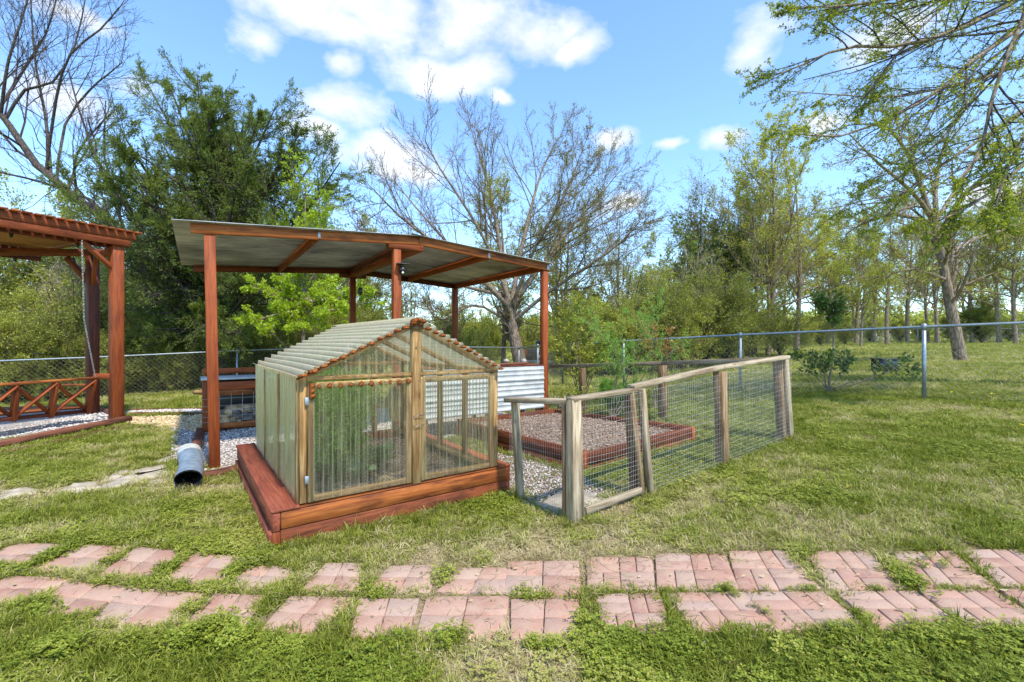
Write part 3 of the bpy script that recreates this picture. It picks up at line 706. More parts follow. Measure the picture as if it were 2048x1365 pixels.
# sheets of gravel, chips and their loose pieces
def sheet(name, poly, dz, mat, kind='structure', parent=None):
    p = np.array(poly); x0, y0 = p.min(0); x1, y1 = p.max(0); st = max((x1-x0), (y1-y0))/50
    gx, gy = np.meshgrid(np.arange(x0, x1+st, st), np.arange(y0, y1+st, st))
    import bmesh
    bm = bmesh.new(); vs = [bm.verts.new((a, b, T(a, b)+dz)) for a, b in poly]; bm.faces.new(vs)
    if bm.faces[:] and bm.faces[:][0].normal.z < 0: bmesh.ops.reverse_faces(bm, faces=bm.faces[:])
    me = bpy.data.meshes.new(name); bm.to_mesh(me); bm.free(); me.materials.append(mat)
    return link(name, me, parent, kind=kind)
def fill(poly, n, dz=0.0):
    p = np.array(poly); x0, y0 = p.min(0); x1, y1 = p.max(0)
    x = rng.uniform(x0, x1, n); y = rng.uniform(y0, y1, n); m = inpoly(x, y, poly)
    return x[m], y[m]
def stones(name, poly, n, coll, dz, sc=1.0, avoid=()):
    x, y = fill(poly, n); m = clear(x, y, avoid) if avoid else np.ones(len(x), bool); x, y = x[m], y[m]
    scatter(name, np.stack([x, y, terr(x, y)+dz+rng.uniform(-.004, .008, len(x))], -1), rng.uniform(.6, 1.4, len(x))*sc, rng.uniform(0, 1, len(x)), SRC[coll], tilt=.5, kind='stuff')
sheet('gravel_under_pavilion', POLY_PAV, .006, M['pebbase']); stones('pavilion_gravel', POLY_PAV, 26000, 'gravel_pebble', .012, 1.15, [POLY_BOX])
sheet('gravel_under_pergola', POLY_PERG, .01, M['pebbase']); stones('pergola_gravel', POLY_PERG, 22000, 'gravel_pebble', .014, 1.6)
sheet('wood_chip_path', POLY_CHIP, .012, M['chipbase']); stones('wood_chips', POLY_CHIP, 5000, 'wood_chip', .018, 1.3)
sheet('gravel_strip', POLY_STRIP, .016, M['pebbase']); stones('strip_gravel', POLY_STRIP, 3000, 'gravel_pebble', .02, 1.5)
stones('pen_gravel', POLY_PEN, 3800, 'gravel_pebble', .006, .8, [BED, POLY_BOX])
stones('pen_mulch', POLY_PEN, 2600, 'mulch_bit', .006, .8, [BED, POLY_BOX])

# ------------------------------------------------------------------ brick path
path = thing('brick_path', 'long path of pink paver panels with grass in the joints', 'path', tuple(G(1024, 1190)))
path['kind'] = 'structure'; del path['category']
pl = Vector(path.location)
def brick(c, gap=.0025):
    cen = sum(c, Vector())/4; pts = []
    dz = rng.uniform(-.0016, .0016); tz = [rng.uniform(-.0015, .0015) for _ in range(4)]
    for k, q in enumerate(c):
        d = (q-cen); l = d.length; e = (c[(k+1) % 4]-q).normalized()+(c[(k-1) % 4]-q).normalized()
        pts.append(q+e*gap)
    o = cen-pl; V = []
    for k, q in enumerate(pts): V.append((q.x-cen.x, q.y-cen.y, q.z-cen.z-.03))
    for k, q in enumerate(pts): V.append((q.x-cen.x, q.y-cen.y, q.z-cen.z+.007+dz+tz[k]))
    for k, q in enumerate(pts):
        e = (Vector(pts[(k+1) % 4])-q).normalized()+(Vector(pts[(k-1) % 4])-q).normalized()
        q2 = q+e*.004; V.append((q2.x-cen.x, q2.y-cen.y, q2.z-cen.z+.0095+dz+tz[k]))
    Q = [[8, 9, 10, 11]]+[[a+k, a+(k+1) % 4, a+4+(k+1) % 4, a+4+k] for a in (0, 4) for k in range(4)]
    link('brick', mesh_np('brick', V, Q, None, M['brick']), path, Matrix.Translation(o))
def lerp2(P, u, v): return (P[0]*(1-u)+P[1]*u)*(1-v)+(P[3]*(1-u)+P[2]*u)*v
def cell(P, u0, u1, v0, v1):      # counter-clockwise from above
    return [lerp2(P, u0, v1), lerp2(P, u1, v1), lerp2(P, u1, v0), lerp2(P, u0, v0)]
for P in PLEFT:
    for a in range(2):
        for b in range(2): brick(cell(P, a*.5, a*.5+.5, b*.5, b*.5+.5))
for P in PRIGHT:
    for a in range(2):
        for b in range(2):
            for h in range(2):
                u0, v0 = a*.5, b*.5
                if (a+b) % 2 == 0: brick(cell(P, u0, u0+.5, v0+h*.25, v0+h*.25+.25))
                else: brick(cell(P, u0+h*.25, u0+h*.25+.25, v0, v0+.5))

# flagstones
def slab(name, poly, h, mat, parent=None, dz=0, rough=.012):
    cx = sum(p[0] for p in poly)/len(poly); cy_ = sum(p[1] for p in poly)/len(poly); z = T(cx, cy_)
    pts = []
    for k in range(len(poly)):
        a = np.array(poly[k]); b = np.array(poly[(k+1) % len(poly)])
        for t in (0, .33, .66): pts.append(a+(b-a)*t+rng.normal(0, rough, 2))
    n = len(pts); V = []
    for s_, zz in ((1, -.03), (1, h*.7), (.96, h)):
        for p in pts:
            V.append((( p[0]-cx)*s_, (p[1]-cy_)*s_, T(*p)-z+zz+dz))
    V.append((0, 0, h+dz)); Q = [[a*n+k, a*n+(k+1) % n, (a+1)*n+(k+1) % n, (a+1)*n+k] for a in (0, 1) for k in range(n)]
    Tt = [[2*n+k, 2*n+(k+1) % n, 3*n] for k in range(n)]
    me = mesh_np(name, V, Q, Tt, mat)
    import bmesh
    bm = bmesh.new(); bm.from_mesh(me); bmesh.ops.recalc_face_normals(bm, faces=bm.faces[:]); bm.to_mesh(me); bm.free()
    return link(name, me, parent, Matrix.Translation((cx, cy_, z)))
fl_lab = ['pale flagstone at the left edge of the lawn, furthest from the pipe', 'pale flagstone second from the left in the sunken stone walk', 'largest long flagstone in the walk left of the grey pipe',
          'small flagstone on the upper left of the large long flagstone', 'narrow flagstone behind the large long one, beside the pipe', 'small flagstone just behind the rear of the grey pipe', 'small half buried flagstone in front of the large long one']
for f, lb in zip(FLAGS, fl_lab): tag(slab('flagstone', f, .012, M['stone']), lb, 'flagstone', 'flagstones in the lawn')
tag(slab('stepping_stone', gp((1082, 1008), (1110, 992), (1180, 990), (1215, 1005), (1190, 1028), (1100, 1030)), .02, M['stone'], rough=.02), 'flat pale stepping stone on the gravel inside the small wooden gate', 'stepping stone')

# ------------------------------------------------------------------ greenhouse
gh = thing('greenhouse', 'small gabled greenhouse of cloudy corrugated plastic on a red timber box', 'greenhouse', tuple(GO), GA)
bxs = lambda *a, **k: bx(*a, **k)
D, OR, RD, TN = M['darkred'], M['orange'], M['red'], M['tan']
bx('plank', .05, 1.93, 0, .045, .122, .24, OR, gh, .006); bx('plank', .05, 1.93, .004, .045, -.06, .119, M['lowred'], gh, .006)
bx('plank', 0, .048, 0, 2.4, .11, .24, M['redbrown'], gh, .006); bx('plank', -.018, .02, .03, 2.38, -.06, .10, M['redbrown'], gh, .006); bx('plank', .0, .048, -.002, .1, -.08, .108, RD, gh, .006)
bx('plank', 1.92, 1.965, 0, 2.4, .11, .24, RD, gh, .006); bx('plank', 1.92, 1.965, .004, 2.4, -.06, .107, D, gh, .006)
bx('plank', .05, 1.92, 2.355, 2.4, -.05, .24, RD, gh, .006)
bx('cap_board', -.012, .172, -.006, 2.4, .242, .262, M['redbrown'], gh, .004); bx('cap_board', 1.845, 1.97, .0, 2.4, .242, .262, RD, gh, .004)
bx('cap_board', .172, 1.845, .0, .07, .242, .252, OR, gh, .003)
# soil
sg = np.linspace(.05, 1.92, 30); st_ = np.linspace(.045, 2.355, 34); SX, SY = np.meshgrid(sg, st_)
SZ = .15+(vnoise(SX, SY, 6, 5)-.5)*.07
i = (np.arange(33)[:, None]*30+np.arange(29)[None]).ravel()
link('soil', mesh_np('soil', np.stack([SX, SY, SZ], -1).reshape(-1, 3), np.stack([i, i+1, i+31, i+30], -1), None, M['soil'], True), gh)
x0, x1, y0, y1, zb, ze, zr, xm = .172, 1.84, .02, 2.2, .262, 1.15, 1.565, 1.03
# corner posts and studs
for (a, b) in ((x0, y0), (x1-.045, y0), (x0, y1-.045), (x1-.045, y1-.045)): bx('corner_post', a, a+.045, b, b+.05, zb, ze, TN, gh)
bx('center_post', 1.0, 1.075, -.004, .055, .252, 1.50, TN, gh); bx('ridge_block', .985, 1.09, -.02, .05, 1.495, 1.545, M['greybrown'], gh)
for a in (.58, 1.0, 1.42): bx('stud', a, a+.06, y1-.045, y1, zb, ze, TN, gh)
bx('stud', 1.0, 1.07, y1-.045, y1, ze, 1.5, TN, gh)
for b in (.55, 1.1, 1.65):
    bx('stud', x0, x0+.035, b, b+.06, zb, ze, TN, gh); bx('stud', x1-.035, x1, b, b+.07, zb, ze, TN, gh)
for a in (x0, x1-.045): bx('top_plate', a, a+.045, y0+.05, y1, ze-.045, ze-.002, TN, gh); bx('bottom_plate', a, a+.045, y0+.05, y1, .212 if a > 1 else .262, .262 if a > 1 else .30, TN, gh)
bx('header', x0+.046, 1.0, .012, .05, 1.118, 1.150, TN, gh); bx('header', 1.075, x1-.002, .012, .05, 1.118, 1.150, TN, gh)
bx('header', x0, x1, y1-.05, y1-.006, 1.1, 1.148, TN, gh)
# two doors
for (a0, a1) in ((x0+.05, .998), (1.078, x1-.048)):
    dd = bx('door', a0, a0+.042, .012, .048, .262, 1.108, TN, gh)
    def sub(nm, X0, X1, Y0, Y1, Z0, Z1, mt):
        o = bx(nm, X0, X1, Y0, Y1, Z0, Z1, mt); o.parent = dd; o.matrix_basis = dd.matrix_basis.inverted() @ o.matrix_basis; return o
    sub('stile', a1-.042, a1, .012, .048, .262, 1.108, TN)
    sub('rail', a0+.043, a1-.043, .014, .046, .264, .306, TN); sub('rail', a0+.043, a1-.043, .014, .046, 1.062, 1.106, TN)
for z in (.40, .95): bx('hinge', x0+.030, x0+.056, -.001, .012, z, z+.055, M['galv'], gh, .001)
# corrugated sheets
def corr(name, o, du, lu, dv, lv, pitch, amp, mat, parent, prof='sin', nv=2, wav=.0):
    o = Vector(o); du = Vector(du).normalized(); dv = Vector(dv).normalized(); nn = du.cross(dv)
    nu = max(4, int(lu/pitch*8)); us = np.linspace(0, lu, nu+1); vv = np.linspace(0, lv, nv+1)
    h = amp*np.cos(us/pitch*6.2832)
    if prof == 'trap': h = amp*np.clip(np.cos(us/pitch*6.2832)*2.2-.9, -1, 1)
    V = np.array(o)+us[None, :, None]*np.array(du)+vv[:, None, None]*np.array(dv)+(h[None, :, None]+wav*np.sin(vv*2.3)[:, None, None]*np.cos(us*1.7)[None, :, None])*np.array(nn)
    i = (np.arange(nv)[:, None]*(nu+1)+np.arange(nu)[None]).ravel()
    me = mesh_np(name, V.reshape(-1, 3), np.stack([i, i+1, i+nu+2, i+nu+1], -1), None, mat, True)
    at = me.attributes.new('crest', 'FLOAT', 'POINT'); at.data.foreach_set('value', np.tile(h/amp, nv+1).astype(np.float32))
    return link(name, me, parent)
pt = .0635
corr('wall_panel', (x0+.05, .004, .27), (1, 0, 0), .775, (0, 0, 1), .84, pt, .004, M['clear'], gh, 'trap')
corr('wall_panel', (1.08, .004, .27), (1, 0, 0), .71, (0, 0, 1), .84, pt, .004, M['clear'], gh, 'trap')
corr('wall_panel', (x0-.006, y0+.03, .262), (0, 1, 0), y1-y0-.02, (0, 0, 1), .885, pt, .009, M['side'], gh, 'trap', 4, .006)
corr('wall_panel', (x1+.006, y0+.02, .262), (0, 1, 0), y1-y0-.02, (0, 0, 1), .885, pt, .006, M['clear'], gh, 'trap', 4)
corr('wall_panel', (x0, y1+.006, .262), (1, 0, 0), x1-x0, (0, 0, 1), .885, pt, .006, M['clear'], gh, 'trap')
def gable(name, yy, mat):
    us = np.linspace(x0+.01, x1-.01, 180); h = .004*np.clip(np.cos(us/pt*6.2832)*2.2-.9, -1, 1)
    top = np.where(us < xm, ze+(us-x0)/(xm-x0)*(zr-ze), zr-(us-xm)/(x1-xm)*(zr-ze))-.02
    V = np.concatenate([np.stack([us, yy+h, np.full_like(us, 1.152)], -1), np.stack([us, yy+h, np.maximum(top, 1.153)], -1)])
    i = np.arange(179); link(name, mesh_np(name, V, np.stack([i, i+1, i+181, i+180], -1), None, mat, True), gh)
gable('gable_panel', .005, M['clear']); gable('gable_panel', y1+.004, M['clear'])
for (xa, xb) in ((x0-.035, xm), (x1+.035, xm)):
    za = ze+.012-.035*(zr-ze)/(xm-x0); s = Vector((xb-xa, 0, zr+.012-za)); L_ = s.length
    o = (xa, -.045, za); 
    us_dir = s.normalized()
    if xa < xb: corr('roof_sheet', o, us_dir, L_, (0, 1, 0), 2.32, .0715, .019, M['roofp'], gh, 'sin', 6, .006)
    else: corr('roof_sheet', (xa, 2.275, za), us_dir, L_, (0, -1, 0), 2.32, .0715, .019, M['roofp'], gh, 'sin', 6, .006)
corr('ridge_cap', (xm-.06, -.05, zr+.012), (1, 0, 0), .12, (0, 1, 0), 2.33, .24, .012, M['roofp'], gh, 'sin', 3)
for b in (.03, .75, 1.45, 2.14):
    beam('rafter', (x0+.02, b+.02, ze-.01), (xm, b+.02, zr-.035), .035, .045, TN, gh); beam('rafter', (x1-.02, b+.02, ze-.01), (xm, b+.02, zr-.035), .035, .045, TN, gh)
beam('ridge_beam', (xm, .055, 1.52), (xm, y1, 1.52), .035, .05, TN, gh)
for yy in (.005, .74, 1.48): bx('batten', x0-.024, x0-.016, yy+.015, yy+.05, .264, 1.13, TN, gh, .002)
# orange foam closures and screws
def lump(name, c, s, mat, parent, seed=0):
    V = []; 
    for z, r in ((-1, .5), (-.3, 1.05), (.4, .95), (1, .4)):
        for k in range(7):
            a = k*.8976; q = r*rng.uniform(.8, 1.25); V.append((q*rng.uniform(.85, 1.15)*math.cos(a)*s[0], q*math.sin(a)*s[1], z*s[2]*rng.uniform(.8, 1.2)))
    q = [[l*7+k, l*7+(k+1) % 7, (l+1)*7+(k+1) % 7, (l+1)*7+k] for l in range(3) for k in range(7)]
    V += [(0, 0, -s[2]), (0, 0, s[2])]; t = [[(k+1) % 7, k, 28] for k in range(7)]+[[21+k, 21+(k+1) % 7, 29] for k in range(7)]
    return link(name, mesh_np(name, V, q, t, mat, True), parent, Matrix.Translation(c))
for side in (0, 1):
    for k in range(13):
        t = (k+.5)/13; xa = (x0-.03) if side == 0 else (x1+.03); 
        lump('foam_closure', (xa+(xm-xa)*t, -.028, ze+(zr-ze)*t-.010+rng.normal(0, .004)), (.024*rng.uniform(.8, 1.3), .020*rng.uniform(.8, 1.3), .014*rng.uniform(.7, 1.2)), M['foam'], gh)
        if side == 0: beam('foam_strip', (xa+(xm-xa)*(t-.04), -.024, ze+(zr-ze)*(t-.04)-.014), (xa+(xm-xa)*(t+.04), -.024, ze+(zr-ze)*(t+.04)-.014), .02, .014, M['foam'], gh)
for k in range(3): lump('foam_closure', (xm-.03+k*.035, -.03, zr-.006+.01*(k == 1)), (.028, .025, .02), M['foam'], gh)
for k in range(10): lump('foam_tab', (x0+.12+k*.075, -.002, 1.083-rng.uniform(0, .008)), (.017*rng.uniform(.7, 1.2), .005, .018*rng.uniform(.7, 1.2)), M['foam'], gh)
for k in range(3): lump('foam_tab', (x0+.075, -.004, 1.085-k*.035), (.02, .01, .022), M['foam'], gh)
for a in list(np.arange(x0+.1, x1-.05, .13)):
    for z in (.285, 1.085, 1.134): lump('screw', (a+rng.uniform(-.02, .02), -.003, z), (.006, .004, .006), M['screw'], gh)
lump('screw', (1.03, -.01, 1.35), (.007, .004, .007), M['screw'], gh)
for z in (.72, .80):
    v, q = pipe([(1.005, -.012, z), (1.02, -.02, z-.006), (1.04, -.022, z+.004), (1.07, -.02, z), (1.10, -.006, z+.003)], .0035, 6); link('latch_hook', mesh_np('latch_hook', v, q, None, M['screw'], True), gh)

# plants inside the greenhouse
def ggl(a, b, z=0): x_, y_ = gl2w(a, b); return np.array([x_, y_, z])
def tree_obj(name, label, cat, base, strands, leaflist, group=None, bmat='bark', tmat='twig', thick_k=6, parts=('trunk', 'branches', 'crown')):
    """strands: list of (P, R, k, 'trunk'|'twig'); leaflist: list of ((v,q), mat, partname)"""
    base = Vector(base); b = np.array(base)
    root = thing(name, label, cat, tuple(base), 0, group)
    for which, mt, pn in (('trunk', bmat, parts[0]), ('twig', tmat, parts[1])):
        L_ = [tubes(P-b, r_, k) for (P, r_, k, w_) in strands if w_ == which]
        if L_:
            v, q = join(L_); link(pn, mesh_np(pn, v, q, None, M[mt], True), root)
    for (vq, mt, pn) in leaflist:
        if len(vq[0]): link(pn, mesh_np(pn, vq[0]-np.tile(b, (len(vq[0]), 1)), vq[1], None, M[mt]), root)
    return root
def fern(base, h, spread, n, label, lean=(0, 0), seed=0):
    P = np.zeros((n, 6, 3)); a = rng.uniform(0, 6.28, n); 
    for j in range(6):
        t = j/5; P[:, j, 0] = base[0]+np.cos(a)*spread*t**1.4*rng.uniform(.4, 1, n)+lean[0]*t; P[:, j, 1] = base[1]+np.sin(a)*spread*t**1.4*rng.uniform(.4, 1, n)+lean[1]*t
        P[:, j, 2] = base[2]+h*t*rng.uniform(.85, 1.05, n)
    Rr = np.tile(np.linspace(.004, .0012, 6), (n, 1))
    P1, R1 = grow(P, Rr, 14, 1.0, .28, .2, 1, .4, 4, .2, (0, 0, .05), .6, .0016)
    lp, ld = leaf_pts(P1, 26, .016)
    return tree_obj('asparagus_plant', label, 'plant', base, [(P, Rr, 4, 'twig'), (P1, R1, 3, 'twig')], [(leaves(lp, ld, .040, .24, .35), 'fern', 'foliage')], tmat='ferngreen', parts=('stem', 'stems', 'foliage'))
M['ferngreen'] = simple('green_stem', (.16, .26, .06), .6)
fern(ggl(.66, .75, .15), .90, .36, 44, 'dense feathery asparagus plant inside the greenhouse near its left wall')
fern(ggl(.68, 1.45, .15), .95, .36, 30, 'feathery asparagus plant at the back left inside the greenhouse')
cb = ggl(.62, .95, .16); cab = thing('cabbage_plant', 'broad leaved blue green cabbage on the soil inside the greenhouse', 'plant', tuple(cb))
def big_leaf(L, Wd, cup):
    V = []; nu, nv = 6, 6
    for j in range(nv+1):
        t = j/nv; ww = Wd*math.sin(math.pi*min(1, t*.88+.1))**.6*(1 if t < 1 else .5)
        for i_ in range(nu+1):
            s = i_/nu*2-1; V.append((t*L*math.cos(cup*t), s*ww/2, t*L*.75+.12*L*s*s-cup*t*t*L*.55+rng.normal(0, .006)))
    i = (np.arange(nv)[:, None]*(nu+1)+np.arange(nu)[None]).ravel()
    return mesh_np('leaf', V, np.stack([i, i+1, i+nu+2, i+nu+1], -1), None, M['cabbage'], True)
lm = [big_leaf(.26, .17, .7), big_leaf(.22, .15, .4), big_leaf(.30, .19, 1.0)]
for cx_, cy_2, s0 in ((0, 0, 1), (.28, -.12, .85), (-.2, .25, .9), (.35, .3, .9)):
    for k in range(13):
        m_ = Matrix.Translation((cx_+rng.normal(0, .02), cy_2+rng.normal(0, .02), rng.uniform(0, .05))) @ Matrix.Rotation(k*2.4+rng.normal(0, .2), 4, 'Z') @ Matrix.Rotation(-rng.uniform(-.3, .7), 4, 'Y') @ Matrix.Scale(s0*rng.uniform(.7, 1.15), 4)
        link('leaf', lm[k % 3], cab, m_)
def bunch(base, n, L, spread, label, mat='straw', rad=.0018, drop=True):
    P = np.zeros((n, 4, 3)); a = rng.uniform(0, 6.28, n); r_ = spread*np.sqrt(rng.uniform(0, 1, n))
    for j in range(4):
        t = j/3; P[:, j, 0] = np.cos(a)*r_*math.sin(t*2.6)+rng.normal(0, .004, n); P[:, j, 1] = np.sin(a)*r_*math.sin(t*2.6)+rng.normal(0, .004, n); P[:, j, 2] = -L*t*rng.uniform(.7, 1.1, n)
    v, q = tubes(P, np.full((n, 4), rad), 3)
    o = link('dried_bunch', mesh_np('dried_bunch', v, q, None, M[mat], True), None, Matrix.Translation(base)); return tag(o, label, 'dried plants')
bunch(ggl(.90, .14, 1.07), 90, .30, .07, 'pale dried bunch hanging inside the left greenhouse door')
bunch(ggl(.86, .22, .30), 120, .13, .12, 'heap of pale dry stalks on the soil behind the greenhouse door', rad=.0022)
v_, q_ = [], []
n = 500; X2 = rng.uniform(.1, 1.85, n); Y2 = rng.uniform(.08, 2.2, n); A2 = rng.uniform(0, 6.28, n)
P = np.zeros((n, 2, 3))
for j, t in enumerate((-.5, .5)): P[:, j, 0] = X2+np.cos(A2)*.04*t; P[:, j, 1] = Y2+np.sin(A2)*.04*t; P[:, j, 2] = .172+rng.uniform(-.01, .012, n)
v, q = tubes(P, np.full((n, 2), .0018), 3); link('straw_mulch', mesh_np('straw_mulch', v, q, None, M['straw']), gh, kind='stuff')

# ------------------------------------------------------------------ pavilion with shallow gabled tin roof
pv_ = thing('pavilion', 'open red timber pavilion with a shallow grey corrugated metal roof', 'pavilion', tuple(PO), PA)
def pz(d): return 2.665+(2.83-2.665)*d/2.35 if d < 2.35 else 2.83-(2.83-2.68)*(d-2.35)/2.25
for (d, s, w_) in ((0, 0, .105), (2.05, 0, .1), (4.6, 0, .1), (0, 3.2, .1), (2.35, 3.2, .1), (4.6, 3.2, .1)):
    top = pz(d)-.108 if d != 2.05 and d != 2.35 else 2.64
    beam('post', (d, s, -.1), (d-(.05 if (d, s) == (0, 0) else 0), s, top), w_, w_, RD, pv_, (0, 1, 0))
bx('cap_block', 1.93, 2.42, -.06, .06, 2.64, 2.735, RD, pv_); bx('cap_block', 2.1, 2.6, 3.14, 3.26, 2.64, 2.72, D, pv_)
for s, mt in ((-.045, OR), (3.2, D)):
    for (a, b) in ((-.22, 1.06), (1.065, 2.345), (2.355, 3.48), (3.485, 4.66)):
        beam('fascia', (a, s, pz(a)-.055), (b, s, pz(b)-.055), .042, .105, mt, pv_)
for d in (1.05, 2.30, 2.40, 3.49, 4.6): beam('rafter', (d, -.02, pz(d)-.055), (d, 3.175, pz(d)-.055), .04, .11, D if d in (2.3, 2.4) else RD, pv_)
bx('ridge_beam', 2.27, 2.43, .06, 3.14, 2.645, 2.715, RD, pv_)
for (a, b) in ((-.38, 2.35), (2.35, 4.70)):
    s = Vector((b-a, 0, pz(b)-pz(a)));
    corr('roof_sheet', (a, 3.3, pz(a)+.012), (0, -1, 0), 3.42, s, s.length, .068, .007, M['tin'], pv_, 'sin', 4)
corr('ridge_cap', (2.23, -.125, 2.842), (1, 0, 0), .24, (0, 1, 0), 3.43, .48, .014, M['tin'], pv_, 'sin', 3)
bx('bracket', 1.045, 1.075, -.068, -.066, pz(1.06)-.09, pz(1.06)-.02, M['galv'], pv_, .0005); bx('bracket', 3.47, 3.5, -.068, -.066, pz(3.48)-.10, pz(3.48)-.02, M['galv'], pv_, .0005)
bx('bracket', 4.61, 4.66, -.068, -.066, pz(4.6)-.10, pz(4.6)-.02, M['galv'], pv_, .0005)
def pw(d, s, z): x_, y_ = pl2w(d, s); return (x_, y_, z)
sl = thing('solar_light', 'small black solar spotlight on the middle front pavilion post', 'light', pw(2.05, -.06, 2.40), PA)
beam('solar_panel', (-.03, -.02, .03), (.14, -.07, .025), .11, .012, M['black'], sl, bev=.002)
beam('bracket', (.05, .0, -.10), (.05, -.03, .02), .03, .03, M['black'], sl); lump('lamp_head', (.05, -.05, -.04), (.045, .04, .035), M['black'], sl)
lump('lens', (.04, -.075, -.09), (.015, .015, .015), M['whitetag'], sl)
def cord(name, p, L, label, bulb=.04, cat='light'):
    o = thing(name, label, cat, p)
    v, q = pipe([(0, 0, 0), (.004, 0, -L*.5), (0, 0, -L)], .004, 5); link('cord', mesh_np('cord', v, q, None, M['black'], True), o)
    lump('socket', (0, 0, -L-bulb*.3), (bulb*.6, bulb*.6, bulb), M['black'], o); return o
cord('pendant_light', pw(1.95, 1.3, 2.62), .42, 'black bulb hanging on a long cord under the pavilion roof', .055)
cord('pull_cord', pw(2.2, .55, 2.63), .38, 'thin black pull cord under the ridge beam of the pavilion', .014, 'pull cord')
tg_ = bx('paper_tag', -.05, .05, -.002, .002, 0, .105, M['whitetag'], None, .0001); tg_.matrix_basis = Matrix.Translation(W(417.0, 771, 6.90)) @ Matrix.Rotation(PA, 4, 'Z') @ tg_.matrix_basis
tag(tg_, 'white paper tag on the corner of the firewood rack', 'tag')

# potting bench with white metal front
pb = thing('potting_bench', 'bench with a white ribbed metal front panel between the pavilion posts', 'bench', pw(2.42, -.02, 0), PA)
def ribbed():
    zs = []; 
    z = 0
    prof = []
    for k in range(3):
        z0 = k*.23
        prof += [(z0, 0), (z0+.012, .016), (z0+.035, .016), (z0+.047, 0), (z0+.095, 0), (z0+.101, .006), (z0+.112, .006), (z0+.118, 0), (z0+.165, 0), (z0+.171, .006), (z0+.182, .006), (z0+.188, 0)]
    prof.append((.69, 0)); n = len(prof)
    V = [(0, -.035-h, .30+z_) for z_, h in prof]+[(2.13, -.035-h, .30+z_) for z_, h in prof]
    Q = [[k, n+k, n+k+1, k+1] for k in range(n-1)]
    return mesh_np('metal_panel', V, Q, None, M['whitepaint'])
link('metal_panel', ribbed(), pb)
bx('top_board', 0, 2.12, -.03, .14, .993, 1.015, D, pb); bx('top_board', 0, 2.12, .145, .32, .993, 1.013, RD, pb); bx('top_board', 0, 2.12, .325, .5, .993, 1.016, D, pb)
for a in (.02, 1.05, 2.02):
    bx('leg', a, a+.06, .0, .06, 0, .99, RD, pb); bx('leg', a, a+.06, .42, .48, 0, .99, RD, pb)
sb = beam('scrap_board', pw(3.45, .05, 1.03), pw(4.25, .02, 1.045), .12, .025, M['logbrown'], None); tag(sb, 'brown rough board lying on top of the white fronted bench', 'board')
tag(lump('rock', pw(3.9, .1, 1.085), (.05, .04, .03), M['rock'], None), 'small pale stone on the board above the white panel', 'rock')
tag(lump('rock', pw(4.25, .1, 1.07), (.05, .05, .04), M['rock'], None), 'small pointed stone beside the right pavilion post', 'rock')

# firewood rack
fr_ = thing('firewood_rack', 'red timber firewood rack with a wire front and white counter', 'rack', pw(-.10, 2.33, 0), PA)
Lr = 1.6
for a in (0.0, Lr-.07): bx('leg', a, a+.07, 0, .05, 0, .80, RD, fr_); bx('leg', a, a+.07, .6, .65, 0, .80, RD, fr_)
bx('rail', .071, Lr-.071, 0, .04, .05, .14, OR, fr_); bx('rail', .071, Lr-.071, 0, .04, .56, .645, OR, fr_); bx('rail', .071, Lr-.071, .005, .04, .65, .77, RD, fr_)
bx('counter', -.02, Lr, -.03, .64, .805, .83, M['whitepaint'], fr_); bx('back_rail', 0, Lr, .655, .69, .86, .95, RD, fr_); bx('back_panel', .0, Lr, .652, .67, .05, .8, M['black'], fr_)
bx('shelf', .0, Lr, .05, .64, .03, .05, D, fr_)
wv_ = []
for a in np.arange(.07, Lr-.05, .15): wv_.append(pipe([(a, -.004, .1), (a, -.004, .6)], .0022, 4))
for z in (.17, .25, .33, .41, .52): wv_.append(pipe([(.0, -.006, z), (Lr/2, -.006, z-.004), (Lr, -.006, z)], .0022, 4))
v, q = join(wv_); link('wire_mesh', mesh_np('wire_mesh', v, q, None, M['wire']), fr_, kind='stuff')
fw_lab = 'split log of firewood heaped inside the wire fronted rack'
def splitlog(L, r_):
    n = 5; V = []; 
    for s_ in (-.5, .5):
        for a in (0, .8, 1.7, 2.6, 3.6): V.append((s_*L, r_*math.cos(a), r_*math.sin(a)*.8))
    Q = [[k, (k+1) % n, n+(k+1) % n, n+k] for k in range(n)]; t = [[0, 2, 1], [0, 3, 2], [0, 4, 3], [5, 6, 7], [5, 7, 8], [5, 8, 9]]
    return mesh_np('firewood', V, Q, t, M['firewood'])
sls = [splitlog(.34, .07), splitlog(.30, .08)]; slb = [m_.copy() for m_ in sls]
for m_ in slb: m_.materials.clear(); m_.materials.append(M['firebark'])
k = 0
for row, z in enumerate((.11, .19, .26, .32)):
    for j in range((9, 8, 6, 4)[row]):
        a = .12+j*.145+row*.07+rng.uniform(-.03, .03); 
        o = link('firewood', (sls if rng.uniform() < .5 else slb)[k % 2], None, Matrix.Translation(pw(a, 2.33+.14+rng.uniform(-.03, .08), z)) @ Matrix.Rotation(PA+rng.uniform(-.9, .9), 4, 'Z') @ Matrix.Rotation(rng.uniform(0, 6.28), 4, 'X')); k += 1
        tag(o, fw_lab, 'firewood', 'firewood in the rack')

